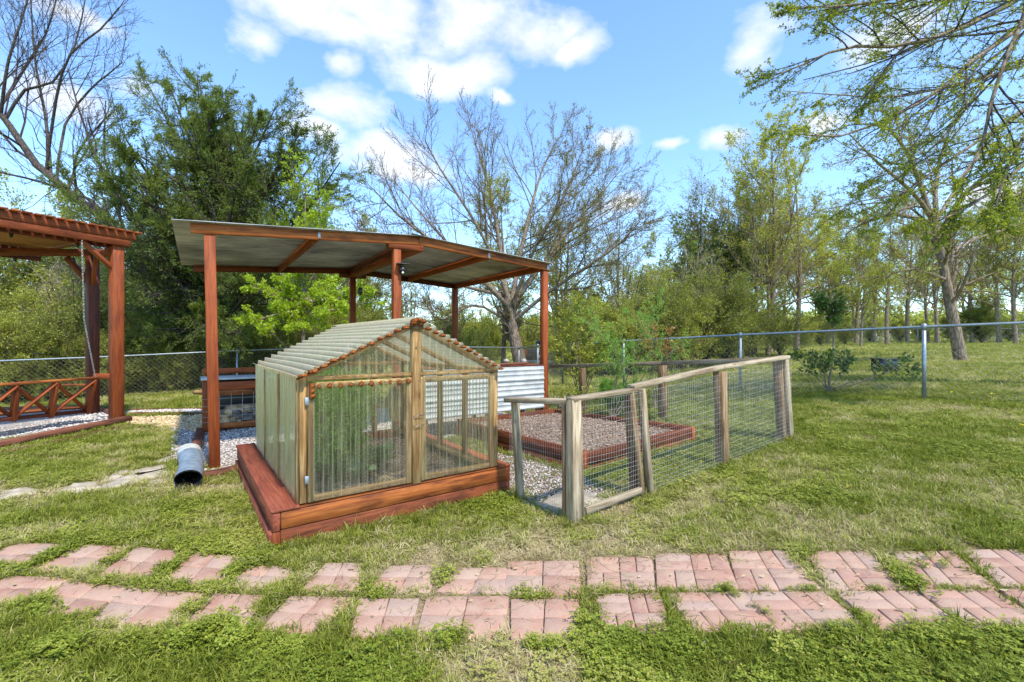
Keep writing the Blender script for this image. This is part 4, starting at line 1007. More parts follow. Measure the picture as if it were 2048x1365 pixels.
# ------------------------------------------------------------------ raised bed
BL = Vector((.757, 4.75, 0)); ub = Vector((1.493, .92, 0)).normalized(); vb = Vector((-1.54, 1.93, 0)).normalized()
bed = thing('raised_bed', 'low dark red timber raised bed filled with brown mulch', 'raised bed', (BL.x, BL.y, 0))
c3 = [Vector((x_-BL.x, y_-BL.y, 0)) for x_, y_ in BED]; zt = [.25, .325, .27, .25]; zbm = [-.05, .10, -.05, -.05]
for k in range(4):
    a, b = c3[k], c3[(k+1) % 4]; d_ = (b-a).normalized()*.025
    for (f0, f1) in ((0, .47), (.5, 1.0)):
        za0 = zbm[k]+(zt[k]-zbm[k])*f0+.002; za1 = zbm[k]+(zt[k]-zbm[k])*f1; zb0 = zbm[(k+1) % 4]+(zt[(k+1) % 4]-zbm[(k+1) % 4])*f0+.002; zb1 = zbm[(k+1) % 4]+(zt[(k+1) % 4]-zbm[(k+1) % 4])*f1
        beam('plank', a+d_+Vector((0, 0, (za0+za1)/2)), b-d_+Vector((0, 0, (zb0+zb1)/2)), .04, (za1-za0+zb1-zb0)/2, M['lowred'], bed)
for k in range(4): beam('corner_post', c3[k]+Vector((0, 0, -.05)), c3[k]+Vector((0, 0, zt[k]+.004)), .05, .05, RD, bed, (0, 1, 0))
bp = [tuple(Vector((x_, y_))*.985+Vector((.73, 6.18))*.015) for x_, y_ in BED]
ns = 24; V = []
for j in range(ns+1):
    for i_ in range(ns+1):
        u, v2 = i_/ns, j/ns; p_ = (Vector(bp[0])*(1-u)+Vector(bp[1])*u)*(1-v2)+(Vector(bp[3])*(1-u)+Vector(bp[2])*u)*v2
        zz = (.25*(1-u)+.325*u)*(1-v2)+(.25*(1-u)+.27*u)*v2
        V.append((p_.x-BL.x, p_.y-BL.y, zz-.075+.05*math.sin(math.pi*u)*math.sin(math.pi*v2)+(float(vnoise(p_.x, p_.y, 5, 9))-.5)*.05))
i = (np.arange(ns)[:, None]*(ns+1)+np.arange(ns)[None]).ravel()
link('soil', mesh_np('soil', V, np.stack([i, i+1, i+ns+2, i+ns+1], -1), None, M['soil'], True), bed)
Vn = np.array(V); pk = rng.integers(0, len(Vn), 5200); pp = Vn[pk]+np.stack([rng.uniform(-.04, .04, 5200), rng.uniform(-.04, .04, 5200), rng.uniform(-.002, .008, 5200)], -1)
m = inpoly(pp[:, 0]+BL.x, pp[:, 1]+BL.y, bp); pp = pp[m]
scatter('mulch', pp, rng.uniform(.7, 1.5, len(pp)), np.clip(rng.normal(.5, .3, len(pp)), 0, 1), SRC['mulch_bit'], bed, tilt=.5, kind='stuff')

# ------------------------------------------------------------------ wooden pen with welded wire
GY, GB = M['grey'], M['greybrown']
def wpost(name, px, py_base, px_top, py_top, wd, dep, mat, parent, rot=PA, oo=(0, 0)):
    b = G(px, py_base)+Vector((*oo, 0)); t = W(px_top, py_top, b.y); t = Vector((t.x+oo[0], t.y, t.z)); base = Vector(parent.location)
    m_up = Vector((-math.sin(rot), math.cos(rot), 0))
    return beam(name, b-base+Vector((0, 0, -.12)), t-base, dep, wd, mat, parent, m_up), b, t
def wire(pa, pb, z0a, z1a, z0b, z1b, parent, cx=.026, cz=.05, r_=.0009, lowfine=True, nm='wire_mesh'):
    """welded mesh from plan point pa to pb"""
    base = Vector(parent.location); L_ = (Vector(pb[:2])-Vector(pa[:2])).length; out_ = []
    n = max(2, int(L_/cx))
    for k in range(n+1):
        t = k/n; x_ = pa[0]+(pb[0]-pa[0])*t; y_ = pa[1]+(pb[1]-pa[1])*t; a = z0a+(z0b-z0a)*t; b = z1a+(z1b-z1a)*t
        out_.append(((x_, y_, a), (x_, y_, (a+b)/2), (x_, y_, b)))
    rows = int((z1a-z0a)/cz); segs = []
    for k in range(rows+1):
        t = (k/rows)**1.25; wob = rng.normal(0, .006, 3)
        segs.append(tuple((pa[0]+(pb[0]-pa[0])*s_, pa[1]+(pb[1]-pa[1])*s_, (z0a+(z1a-z0a)*t)*(1-s_)+(z0b+(z1b-z0b)*t)*s_+w_*.7) for s_, w_ in zip((0, .5, 1), wob)))
    P = np.array(out_+segs)-np.array(base); P[len(out_):, :, 1] -= .003
    v, q = tubes(P, np.full((len(P), 3), r_), 3); return link(nm, mesh_np(nm, v, q, None, M['wire']), parent, kind='stuff')
pen = thing('wire_pen', 'weathered timber garden pen with welded wire round the raised bed', 'fence', tuple(G(1297, 992)))
PL = Vector(pen.location)
_, b1, t1 = wpost('post', 1042, 1000, 1030, 800, .07, .05, GY, pen)
_, b2, t2 = wpost('post', 1148, 1048, 1147, 800, .085, .085, GY, pen)
_, b2b, t2b = wpost('post', 1135, 1040, 1134, 806, .035, .085, GB, pen)
_, b3, t3 = wpost('post', 1302, 992, 1283, 778, .06, .05, GY, pen)
_, b4, t4 = wpost('post', 1446, 932, 1440, 744, .10, .09, GB, pen)
_, b5, t5 = wpost('post', 1565, 880, 1555, 722, .085, .085, GB, pen)
_, b5b, t5b = wpost('post', 1583, 879, 1571, 716, .04, .085, GY, pen)
_, b6, t6 = wpost('post', 1326, 842, 1325, 730, .10, .10, GB, pen)
_, b7, t7 = wpost('post', 1166, 826, 1165, 737, .09, .09, GB, pen)
Z = Vector((0, 0, 1))
u3 = Vector((math.cos(PA), math.sin(PA), 0)); v3 = Vector((-math.sin(PA), math.cos(PA), 0))
beam('rail', W(1014, 800, 4.0)-PL, W(1157, 804, 3.45)-PL, .09, .04, GY, pen)
beam('rail', W(1262, 775, 3.93)-PL, W(1441, 735, 4.62)-PL, .09, .04, GY, pen); beam('rail', W(1441.5, 735, 4.62)-PL, W(1573, 714.5, 5.36)-PL, .09, .04, GY, pen)
beam('rail', W(1571, 718, 5.40)-PL, W(1325, 727, 6.78)-PL, .05, .06, GY, pen); beam('rail', W(1324, 727, 6.79)-PL, W(1100, 733, 8.9)-PL, .05, .06, GY, pen)
wire(b1, b2, b1.z+.01, t1.z, b2.z+.01, t2.z, pen, .028, .042)
wire(b3, b5b, b3.z+.01, t3.z-.01, b5b.z+.01, t5b.z-.01, pen, .03, .045)
wire(b5, b6, b5.z+.02, t5.z, b6.z+.02, t6.z, pen, .035, .055); wire(b6, b7, b6.z+.02, t6.z, b7.z+.02, t7.z, pen, .045, .06)
wire(b1, (-.02, 4.22, 0), b1.z, t1.z, 0, .9, pen, .028, .042)
gt = thing('wooden_gate', 'small weathered gate with welded wire at the front of the pen', 'gate', tuple(G(1160, 1045)))
GL = Vector(gt.location)
ga, gat = G(1165, 1042), W(1158, 800, G(1165, 1042).y); gb, gbt = G(1285, 996), W(1262, 783, G(1285, 996).y)
beam('stile', ga-GL+Z*.02, gat-GL, .03, .045, GY, gt, (0, 1, 0)); beam('stile', gb-GL+Z*.02, gbt-GL, .04, .05, GB, gt, (0, 1, 0))
beam('top_rail', W(1140, 800, 3.42)-GL, W(1270, 780, 3.95)-GL, .085, .035, GY, gt); beam('bottom_rail', ga-GL+Z*.07+u3*.03, gb-GL+Z*.07-u3*.02, .035, .055, GY, gt)
wire(ga, gb, ga.z+.03, gat.z-.01, gb.z+.03, gbt.z-.01, gt, .028, .042)
_, bg_, tg3 = wpost('post', 1272, 990, 1258, 790, .075, .06, GB, pen)

# ------------------------------------------------------------------ culvert pipe
cp = thing('drain_pipe', 'crumpled blue grey corrugated drain pipe lying on the grass', 'pipe', (-3.04, 4.27, 0))
def tube_el(pts, rx, rz, k=20, rib=0.0, nrib=1):
    P = resample(pts, nrib*4+1 if rib else len(pts)); n = len(P); V = []
    for i_, p_ in enumerate(P):
        t_ = P[min(i_+1, n-1)]-P[max(i_-1, 0)]; t_ = t_/np.linalg.norm(t_); s_ = np.cross(t_, [0, 0, 1]); s_ /= np.linalg.norm(s_)
        e = 1+rib*(1 if i_ % 4 == 0 else (-.4 if i_ % 4 == 2 else 0))
        for a in range(k): th = a*2*math.pi/k; dn = .02*math.sin(3*th+i_*.2); V.append(p_+s_*math.cos(th)*rx*(e+dn)+np.array([0, 0, 1])*(math.sin(th)*rz*(e+dn)))
    Q = [[a*k+b, a*k+(b+1) % k, (a+1)*k+(b+1) % k, (a+1)*k+b] for a in range(n-1) for b in range(k)]
    return V, Q
pts = [(0, 0, .10), (-.17, .27, .105), (-.34, .53, .11), (-.55, .80, .12)]
V, Q = tube_el(pts, .108, .088, 20, .03, 9); link('pipe_wall', mesh_np('pipe_wall', V, Q, None, M['pipe'], True), cp)
V, Q = tube_el([(.004, -.006, .10), (-.17, .27, .105), (-.34, .53, .11), (-.55, .80, .12)], .101, .081, 20); V.append((-.45, .66, .12)); link('pipe_lining', mesh_np('pipe_lining', V, Q, [[60+(b+1) % 20, 60+b, 80] for b in range(20)], M['pipein'], True), cp)
V, Q = tube_el([(-.55, .80, .12), (-.66, .95, .125), (-.70, 1.0, .125)], .112, .092, 20); link('pipe_end', mesh_np('pipe_end', V, Q, None, M['pipelight'], True), cp)

# ------------------------------------------------------------------ logs edging the beds
def log(label, a, b, r_, mat='logbrown', name='edging_log', lift=None):
    a = Vector(a); b = Vector(b); n = 7; c = (a+b)/2
    P = [a+(b-a)*(k/(n-1))+Vector((0, 0, rng.normal(0, .003))) for k in range(n)]
    v, q = pipe([p_-c for p_ in P], [r_*rng.uniform(.95, 1.05) for _ in P], 12)
    x = (b-a).normalized(); y = Vector((0, 0, 1)).cross(x).normalized(); z = x.cross(y); Rm = Matrix((x, y, z)).transposed()
    v = (np.array(Rm.inverted()) @ v.T).T; m_ = Rm.to_4x4(); m_.translation = c
    o = link(name, mesh_np(name, v, q, None, M[mat], True), None, m_)
    return tag(o, label, 'log', 'landscape edging logs')
up_ = lambda p_, z: p_+Vector((0, 0, z))
log('long round brown log, upper one along the front of the pergola gravel', up_(G(-330, 968), .05), up_(G(258, 846), .07), .06)
o = beam('edging_board', up_(G(-330, 985), .005), up_(G(262, 853), .01), .09, .06, M['logbrown']); tag(o, 'flat weathered brown timber under the long pergola log', 'board', None)
log('brown log behind the greenhouse corner, in front of the pavilion post', up_(G(402, 962), .04), up_(G(486, 944), .04), .048)
o = beam('edging_timber', up_(G(391, 905), .03), up_(G(402, 864), .03), .11, .07, M['logbrown']); tag(o, 'weathered grey brown timber end left of the pavilion gravel', 'board')
log('long brown log between the gravel strip and the wood chips', up_(G(255, 833), .03), up_(G(412, 832), .03), .045)
log('thin brown log along the back of the gravel strip', up_(G(248, 824), .02), up_(G(412, 821), .02), .035)
log('brown log along the far side of the pergola gravel', up_(G(-200, 826), .04), up_(G(178, 820), .04), .06)
log('short brown log between the two pergola posts', up_(G(192, 818), .04), up_(G(226, 832), .04), .055)
log('pale peeled log lying on the grass near the back fence', W(390, 785, 9.9), W(418, 786, 9.8), .05, 'tan', 'pale_log')

# ------------------------------------------------------------------ pergola with swing
wdir = Vector((.42, .9, 0)).normalized(); ndir = Vector((-.9, .42, 0)).normalized()
pn = Vector((-7.20, 8.28, T(-7.2, 8.28))); pf = Vector((-8.62, 9.35, T(-8.6, 9.3)))
pg = thing('pergola', 'tall red timber pergola with slatted roof at the left edge', 'pergola', tuple(pn))
ztop = 3.38
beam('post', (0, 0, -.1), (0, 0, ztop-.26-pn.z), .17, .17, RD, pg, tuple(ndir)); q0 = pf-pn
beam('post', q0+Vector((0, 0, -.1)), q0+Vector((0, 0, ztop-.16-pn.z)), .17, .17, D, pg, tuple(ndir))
def pgp(a, b, z): return wdir*a+ndir*b+Vector((0, 0, z-pn.z))
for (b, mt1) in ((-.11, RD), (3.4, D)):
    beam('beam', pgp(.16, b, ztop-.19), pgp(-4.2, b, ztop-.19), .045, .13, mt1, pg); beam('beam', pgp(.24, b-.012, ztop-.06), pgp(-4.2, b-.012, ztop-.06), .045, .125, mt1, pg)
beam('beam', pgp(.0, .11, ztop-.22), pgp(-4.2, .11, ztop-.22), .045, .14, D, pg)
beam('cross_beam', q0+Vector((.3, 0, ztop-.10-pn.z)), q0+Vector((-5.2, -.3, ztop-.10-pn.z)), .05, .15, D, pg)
beam('cross_beam', pgp(.05, -.05, ztop-.20), q0+Vector((0.1, .0, ztop-.20-pn.z)), .05, .14, RD, pg)
for k in range(34): beam('roof_slat', pgp(.26-k*.135, -.22, ztop+.022), pgp(.26-k*.135, 3.36, ztop+.022), .10, .028, RD if k % 3 else OR, pg)
for k in range(16): beam('ceiling_board', pgp(.10, .12+k*.205, ztop-.015), pgp(-4.3, .12+k*.205, ztop-.015), .198, .02, M['ceil'], pg)
beam('brace', (0, 0, ztop-.72-pn.z), pgp(-.5, 0, ztop-.25), .06, .11, RD, pg, tuple(ndir)); beam('brace', q0+Vector((0, 0, ztop-.8-pn.z)), q0+Vector((-.5, -.03, ztop-.2-pn.z)), .06, .11, D, pg)
beam('brace', q0+Vector((0, 0, ztop-.8-pn.z)), q0+Vector((.35, -.3, ztop-.2-pn.z)), .06, .11, RD, pg)
beam('arm_shelf', (-.06, 0, .76-pn.z), (-.36, -.02, .76-pn.z), .12, .10, RD, pg)
for (px, py, yy), lb in zip(((22, 475, 7.4), (155, 495, 8.0), (30, 525, 8.8), (147, 526, 8.9), (190, 518, 8.6)), ('at the left edge under the pergola ceiling', 'beside the swing chain under the pergola ceiling', 'below the rear pergola beam at the left', 'left of the rear pergola post brace', 'on the rear pergola post brace')):
    cord('string_bulb', tuple(W(px, py-14, yy)), .06, 'small string light bulb '+lb, .045)['group'] = 'pergola string lights'
# swing
s0, s1 = W(-60, 774, 6.35), W(195, 756, 8.0)
sw = thing('porch_swing', 'red timber swing with crossed back slats hanging under the pergola', 'swing', (s1.x, s1.y, s1.z))
SL = s1.copy(); b0, b1_ = W(-60, 846, 6.45), W(180, 822, 8.1)
dd_ = (s1-s0)
beam('top_rail', s0-SL, s1-SL+dd_*.01, .09, .04, OR, sw); beam('bottom_rail', b0-SL, b1_-SL, .06, .06, D, sw)
tt = [.02, .31, .62, .97]
for k, t in enumerate(tt): beam('back_post', b0+(b1_-b0)*t-SL-Vector((0, 0, .04)), s0+(s1-s0)*t-SL-Vector((0, 0, .01)), .06, .08, RD, sw, (1, 0, 0))
for k in range(3):
    for (a, b) in ((tt[k], tt[k+1]), (tt[k+1], tt[k])):
        off = Vector((.018*(1 if a < b else -1), 0, 0))
        beam('cross_slat', b0+(b1_-b0)*a-SL+off+Vector((0, 0, .02)), s0+(s1-s0)*b-SL+off-Vector((0, 0, .03)), .03, .07, RD, sw, (1, 0, 0))
for k in range(4):
    o_ = Vector((-.10-.12*k, .03, .06)); beam('seat_slat', b0-SL+o_, b1_-SL+o_, .1, .022, OR, sw)
for t in (.04, .96): beam('arm_rest', s0+(s1-s0)*t-SL+Vector((-.02, 0, -.12)), s0+(s1-s0)*t-SL+Vector((-.55, .02, -.12)), .08, .03, OR, sw)
def chain(a, b, n, parent, name='chain'):
    L_ = []; a = Vector(a); b = Vector(b); d_ = (b-a)/n
    for k in range(n):
        c = a+d_*(k+.5); x = d_.normalized(); y = x.cross(Vector((1, 0, 0) if k % 2 else (0, 1, 0))).normalized(); ln = d_.length*.72
        L_.append(pipe([c+x*ln*math.cos(t)+y*.011*math.sin(t) for t in np.linspace(0, 6.2832, 9)], .0032, 4, False))
    v, q = join(L_); return link(name, mesh_np(name, v, q, None, M['wire'], True), parent)
ct = W(164, 482, 7.55)-SL
chain(ct, W(168, 640, 7.62)-SL, 26, sw); chain(W(168, 641, 7.62)-SL, W(190, 752, 7.95)-SL, 20, sw)

# ------------------------------------------------------------------ chain link fences
def chainlink(label, plan, posts, hgt=1.2, name='chain_link_fence', cellw=.085, posr=.03, wr=.0016, group='chain link fence runs', raise_=0):
    """plan: list of (x,y); ground from terrain; posts at every plan vertex"""
    p0 = plan[0]; base = Vector((p0[0], p0[1], T(*p0))); root = thing(name, label, 'fence', tuple(base), 0, group)
    top = [Vector((x_, y_, T(x_, y_)+hgt+raise_)) for x_, y_ in plan]
    for (x_, y_) in plan:
        g_ = T(x_, y_); v, q = pipe([(x_-base.x, y_-base.y, g_-base.z-.1), (x_-base.x, y_-base.y, g_-base.z+hgt+.02)], posr, 10)
        po = link('fence_post', mesh_np('fence_post', v, q, None, M['galv'], True), root)
        v, q = pipe([(x_-base.x, y_-base.y, g_-base.z+hgt-.05), (x_-base.x, y_-base.y, g_-base.z+hgt+.04), (x_-base.x, y_-base.y, g_-base.z+hgt+.055)], [posr*1.25, posr*1.25, posr*.4], 10)
        link('post_cap', mesh_np('post_cap', v, q, None, M['galv'], True), root)
    v, q = pipe([t_-base for t_ in top], posr*.72, 8); link('top_rail', mesh_np('top_rail', v, q, None, M['galv'], True), root)
    segs = []
    for k in range(len(plan)-1):
        a = Vector(plan[k]); b = Vector(plan[k+1]); L_ = (b-a).length; H = hgt-.04
        n = int((L_+H)/cellw)
        for s_ in (1, -1):
            for j in range(n+1):
                u0 = j*cellw-H if s_ == 1 else j*cellw; u1 = u0+H*s_
                lo, hi = 0.0, 1.0
                # clip to 0..L
                def clipu(u): return min(max(u, 0), L_)
                ts = []
                du = u1-u0
                ta = (0-u0)/du; tb = (L_-u0)/du; lo = max(0, min(ta, tb)); hi = min(1, max(ta, tb))
                if hi-lo < .02: continue
                pp_ = []
                for t in (lo, (lo+hi)/2, hi):
                    u = u0+du*t; q_ = a+(b-a)*(u/L_); z = T(q_.x, q_.y)+.03+H*t
                    nrm_ = Vector((-(b-a).y, (b-a).x)).normalized()*.0015*s_
                    pp_.append((q_.x-base.x+nrm_.x, q_.y-base.y+nrm_.y, z-base.z))
                segs.append(pp_)
    P = np.array(segs); v, q = tubes(P, np.full(P.shape[:2], wr), 3); link('wire_mesh', mesh_np('wire_mesh', v, q, None, M['wiredark']), root, kind='stuff')
    return root
LF = [(-17.2, 9.3), (-14.2, 10.85), (-11.28, 12.4), (-8.4, 13.9), (-5.6, 15.3), (-2.8, 16.9), (.28, 18.5)]
chainlink('long chain link fence run behind the pergola and pavilion on the left', LF, None, wr=.0019, cellw=.12)
RF = [(1.48, 13.3), (2.9, 11.8), (4.85, 9.66), (6.82, 7.53), (8.79, 5.4), (10.8, 3.3)]
chainlink('chain link fence run crossing the right side of the lawn', RF, None, wr=.0020, cellw=.10)
chainlink('short chain link run at the far corner in front of the parked truck', [(.28, 18.5), (.9, 15.9), (1.48, 13.3)], None, wr=.002)

# small thing beyond the fence
u = G(1769, 745); ub_ = thing('utility_box', 'dark grey utility box on the lawn beyond the fence', 'utility box', tuple(u))
s_ = u.y/F; bx('body', -16*s_, 16*s_, -.2, .2, -.03, 25*s_, M['truck'], ub_, .015); bx('lid', -17*s_, 17*s_, -.22, .22, 25*s_+.002, 28*s_, M['black'], ub_, .01)

# ------------------------------------------------------------------ parked pickup truck behind the trees
tz = T(2.1, 29)-.05; tk = thing('pickup_truck', 'dark pickup truck parked beyond the far fence corner', 'truck', (1.75, 28.0, tz), R(-14))
def tb(nm, a, mt, par=tk, bev=.03): return bx(nm, *a, M[mt], par, bev)
tb('bed', (-.95, .95, 0, 2.0, .55, 1.32), 'truck'); tb('tailgate', (-.80, .80, -.05, -.002, .62, 1.30), 'truck'); tb('bumper', (-.95, .95, -.18, -.055, .45, .62), 'galv')
tb('cab', (-.92, .92, 2.01, 4.2, .55, 1.35), 'truck'); tb('roof', (-.75, .75, 2.2, 3.9, 1.36, 1.86), 'truck', tk, .15); tb('rear_window', (-.62, .62, 2.185, 2.2, 1.42, 1.76), 'glassdark', tk, .005)
tb('hood', (-.9, .9, 4.21, 5.4, .55, 1.12), 'truck', tk, .08)
for s_ in (-1, 1):
    tb('tail_light', (min(s_*.82, s_*.94), max(s_*.82, s_*.94), -.03, -.004, .85, 1.25), 'redlamp', tk, .01)
    for yy in (.95, 4.4):
        v, q = pipe([(s_*.72, yy, .38), (s_*.95, yy, .38)], .38, 18); wh = link('wheel', mesh_np('wheel', v, q, None, M['black'], True), tk)
        v, q = pipe([(s_*.953, yy, .38), (s_*.962, yy, .38)], .22, 12); link('rim', mesh_np('rim', v, q, None, M['galv'], True), wh)
bx('number_plate', -.16, .16, -.062, -.055, .78, .93, M['whitetag'], tk, .002); bx('tailgate_handle', -.14, .14, -.07, -.055, 1.14, 1.2, M['galv'], tk, .004)

# ------------------------------------------------------------------ trees
def limbs(Ys, lst, n=9, r0=.12, r1=.02, drop=0):
    """lst: pixel polylines (px,py,depth offset) turned into limbs standing at their own depth"""
    P = []; Rr = []
    for l in lst:
        rr0 = l[0] if isinstance(l[0], (int, float)) else r0; pts = l[1:] if isinstance(l[0], (int, float)) else l
        P.append(resample([W(a[0], a[1]+(drop*max(0, (600-a[1])/400) if drop else 0), Ys+(a[2] if len(a) > 2 else 0)) for a in pts], n)); Rr.append(rr0*np.linspace(1, 0, n)**.9+r1)
    return np.array(P), np.array(Rr)
def with_crown(name, label, cat, base, P, Rr, L1, L2, L3, leafn, lsize, lmat, asp=.5, jit=.03, group=None, bmat='bark', tmat='twig', extra=None, leaf_on=3, lt0=.1, mixd=.5, keep=None):
    st = [(P, Rr, 8, 'trunk')]; cur, cr = P, Rr; last = [(P, Rr)]
    for L_ in (L1, L2, L3):
        if L_ is None: continue
        cur, cr = grow(cur, cr, **L_); last.append((cur, cr)); st.append((cur, cr, 4 if len(last) == 2 else 3, 'twig'))
    lv = []
    if leafn:
        lp, ld = leaf_pts(last[-1][0], leafn, jit, lt0)
        if keep is not None: m_ = keep(lp); lp, ld = lp[m_], ld[m_]
        lv.append((leaves(lp, ld, lsize, asp, mixd), lmat, 'crown'))
    if extra: lv += extra(last)
    return tree_obj(name, label, cat, base, st, lv, group, bmat, tmat)

# big spreading oak behind the pavilion
OAKD = 45
P, Rr = limbs(20, [(.085, (1020,610), (985,500,-.5), (938,400,-1), (880,300,-1), (850,235,-1.5)), (.10, (1015,600), (1000,480,.5), (985,380,1), (965,290,1), (945,225,1)),
    (.11, (1022,610), (1040,500,.5), (1060,400,1), (1085,300,2), (1115,235,2)), (.10, (1020,620), (1085,520,1), (1145,430,2), (1195,370,2.5), (1235,310,3)),
    (.11, (1018,615), (950,540,-1), (870,470,-2), (800,410,-2.5), (745,345,-3)), (.09, (1030,640), (1100,580,-.5), (1180,520,-1.5), (1240,470,-2), (1280,420,-2.5)),
    (.08, (1010,600), (920,500,1), (840,400,2), (790,330,3)), (.07, (1005,590), (900,560,-2), (810,520,-3), (730,440,-4)), (.08, (1025,610), (1070,480,-1), (1130,360,-2), (1160,270,-2)), (.07,(1025,600),(1100,500,2),(1180,440,3),(1260,400,4)),
    (.06,(1010,640),(950,610,-1),(880,640,-2),(850,600,-2))], 9, drop=50)
TP, TR = limbs(20, [((1041,732), (1030,680), (1022,640), (1015,590))], 9); TR = np.linspace(.30, .17, 9)[None]
P = np.concatenate([TP, P]); Rr = np.concatenate([TR, Rr*.85])
with_crown('oak_tree', 'large spreading half bare tree with a leaning trunk behind the pavilion', 'tree', G(1041, 732), P, Rr,
    dict(k=15, ang=.75, lr=.46, t0=.22, rr=.45, n=6, wob=.12, trop=(0,0,.07), rmin=.012), dict(k=11, ang=.65, lr=.45, t0=.12, rr=.55, n=5, wob=.14, trop=(0,0,.08), rmin=.009),
    dict(k=8, ang=.6, lr=.5, t0=.15, rr=.6, n=4, wob=.16, trop=(0,0,.08), rmin=.005), 4, .06, 'olive', .5, .04, keep=lambda p: (rng.uniform(0, 1, len(p)) < np.clip((p[:, 0]+2.5)/6, .08, .75)), tmat='twigoak')
# second trunk, straight, behind
def gen_tree(h, spread, nl, k1, k2, leafn, lsize, lmat, bare=.3, up=.07, r0=.16, lean=0, seedj=0):
    """generic tree at the origin, returns strands and leaves"""
    n = 10; t = np.linspace(0, 1, n)
    tr = np.stack([lean*t+.12*np.sin(t*5+seedj), .12*np.cos(t*4+seedj)-.12, t*h*.93], -1)[None]; trr = (r0*(1-t*.86))[None]
    P1, R1 = grow(tr, trr, nl, .95, spread/h, bare, .98, .5, 7, .13, (0, 0, up), .45, .012)
    P2, R2 = grow(P1, R1, k1, .7, .45, .2, 1, .55, 5, .15, (0, 0, .07), .4, .008)
    P3, R3 = grow(P2, R2, k2, .65, .5, .15, 1, .6, 4, .17, (0, 0, .06), .4, .006)
    lp, ld = leaf_pts(P3, leafn, .06)
    return [(tr, trr, 8, 'trunk'), (P1, R1, 5, 'trunk'), (P2, R2, 3, 'twig'), (P3, R3, 3, 'twig')], [(leaves(lp, ld, lsize), lmat, 'crown')]
def place_gen(proto, label, x, y, sc, rz, group=None, zoff=-.05, name=None, flat=1.0):
    """first use moves the prototype, later uses copy it"""
    root = proto[0] if not proto[1] else copy_tree(proto[0]); proto[1] = True
    root.location = (x, y, T(x, y)+zoff); root.rotation_euler = (0, 0, rz); root.scale = (sc, sc, sc*flat); root['label'] = label
    if group: root['group'] = group
    elif 'group' in root: del root['group']
    return root
def mk(name, cat, *a, bmat='bark', tmat='twig', **k):
    st, lv = gen_tree(*a, **k); return [tree_obj(name, 'x', cat, (0, 0, 0), st, lv, None, bmat, tmat), False]
gA = mk('woodland_tree', 'tree', 11, 5.2, 20, 9, 7, 7, .11, 'spring', r0=.18)
gB = mk('woodland_tree', 'tree', 12, 4.8, 22, 9, 7, 9, .12, 'springlight', r0=.17, bare=.28, seedj=2)
gC = mk('bare_tree', 'tree', 10, 5.2, 16, 10, 8, 2, .08, 'olive', r0=.15, bare=.25, seedj=4)
gD = mk('leafy_tree', 'tree', 8, 3.8, 18, 8, 7, 9, .12, 'thicketlight', r0=.11, bare=.10, seedj=6)
def px_at(px, Y_): return (px-CX)/F*Y_
ORD = ['first', 'second', 'third', 'fourth', 'fifth', 'sixth', 'seventh', 'eighth', 'ninth', 'tenth', 'eleventh', 'twelfth', 'thirteenth', 'fourteenth', 'fifteenth', 'sixteenth']
LMK = ['behind the left end of the swing', 'behind the middle of the swing', 'just left of the rear pergola post', 'between the two pergola posts', 'just right of the near pergola post', 'above the grey drain pipe', 'just left of the left pavilion post',
       'just right of the left pavilion post', 'above the left greenhouse eave', 'behind the left part of the greenhouse roof', 'behind the pear tree trunk', 'behind the rear middle pavilion post']
def lmk(px): return LMK[int(min(max(px, 0)//61, 11))] if px >= 0 else 'left of the picture edge'
def put(proto, label, px, Y_, sc, rz=None, group=None, **k):
    return place_gen(proto, label, px_at(px, Y_), Y_, sc, rng.uniform(0, 6.28) if rz is None else rz, group, **k)
put(gB, 'yellow green tree with a straight trunk just left of the big leaning oak trunk', 1003, 21.5, .74)
put(gB, 'tall yellow green tree rising at the top right of the grove behind the wooden pen', 1545, 22.5, .93)
put(gC, 'bare grey tree left of the paired trunks beyond the right hand fence', 1462, 23.5, .88)
put(gA, 'olive tinted tree on the left trunk of the pair beyond the right hand fence', 1508, 21.5, .70)
put(gB, 'yellow green tree leaning out at the right side of the grove beyond the paired trunks', 1592, 24.5, .86)
put(gC, 'grey bare crowned tree at the left side of the grove beyond the pen', 1405, 24.5, .86)
put(gC, 'second trunk of the pair beyond the right hand fence with a bare grey crown', 1536, 22.0, .82)
put(gD, 'low leafy tree filling the gap under the grove beyond the pen', 1480, 26, 1.15)
put(gC, 'bare twiggy tree behind the right end of the pavilion roof', 1235, 25, .84)
put(gA, 'half bare tree standing between the pavilion and the wooden pen, far back', 1130, 24, .80)
put(gA, 'dark trunked tree right behind the right pavilion post', 1108, 22, .62)
# row of trees at the far side of the field
row = [(a_, b_, c_, d_*1.18) for a_, b_, c_, d_ in [(1600, 34, gA, .72), (1655, 37, gD, .95), (1712, 36, gA, .78), (1752, 39, gB, .80), (1777, 33, gC, .85), (1815, 37, gA, .83), (1852, 41, gB, .78), (1868, 34, gC, .80), (1945, 36, gA, .80), (1968, 41, gB, .85), (1992, 34, gC, .95), (2036, 33, gB, .80), (2090, 37, gA, .95), (2160, 35, gB, .9), (2240, 36, gC, .95)]]
for i_, (px, Y_, pr, sc) in enumerate(row): put(pr, ORD[i_]+' slim trunked tree from the left in the row across the field', px, Y_, sc, None, 'row of trees across the field')
for i_, (px, Y_, pr, sc) in enumerate(sorted([(1250, 44, gA, .9), (1330, 40, gD, 1.1), (1400, 46, gB, .9), (1480, 42, gD, 1.1), (1570, 50, gB, .9), (1660, 52, gD, 1.0), (1760, 58, gD, .9), (1870, 60, gA, .8), (1980, 58, gD, .8), (2080, 60, gA, .9), (1120, 46, gB, .9), (1010, 44, gD, 1.2), (900, 42, gA, .9), (800, 46, gB, 1.0), (700, 40, gA, .9)], key=lambda q: q[0])):
    put(pr, ORD[i_]+' hazy green tree from the left, far behind the near trees', px, Y_, sc, None, 'distant background trees')
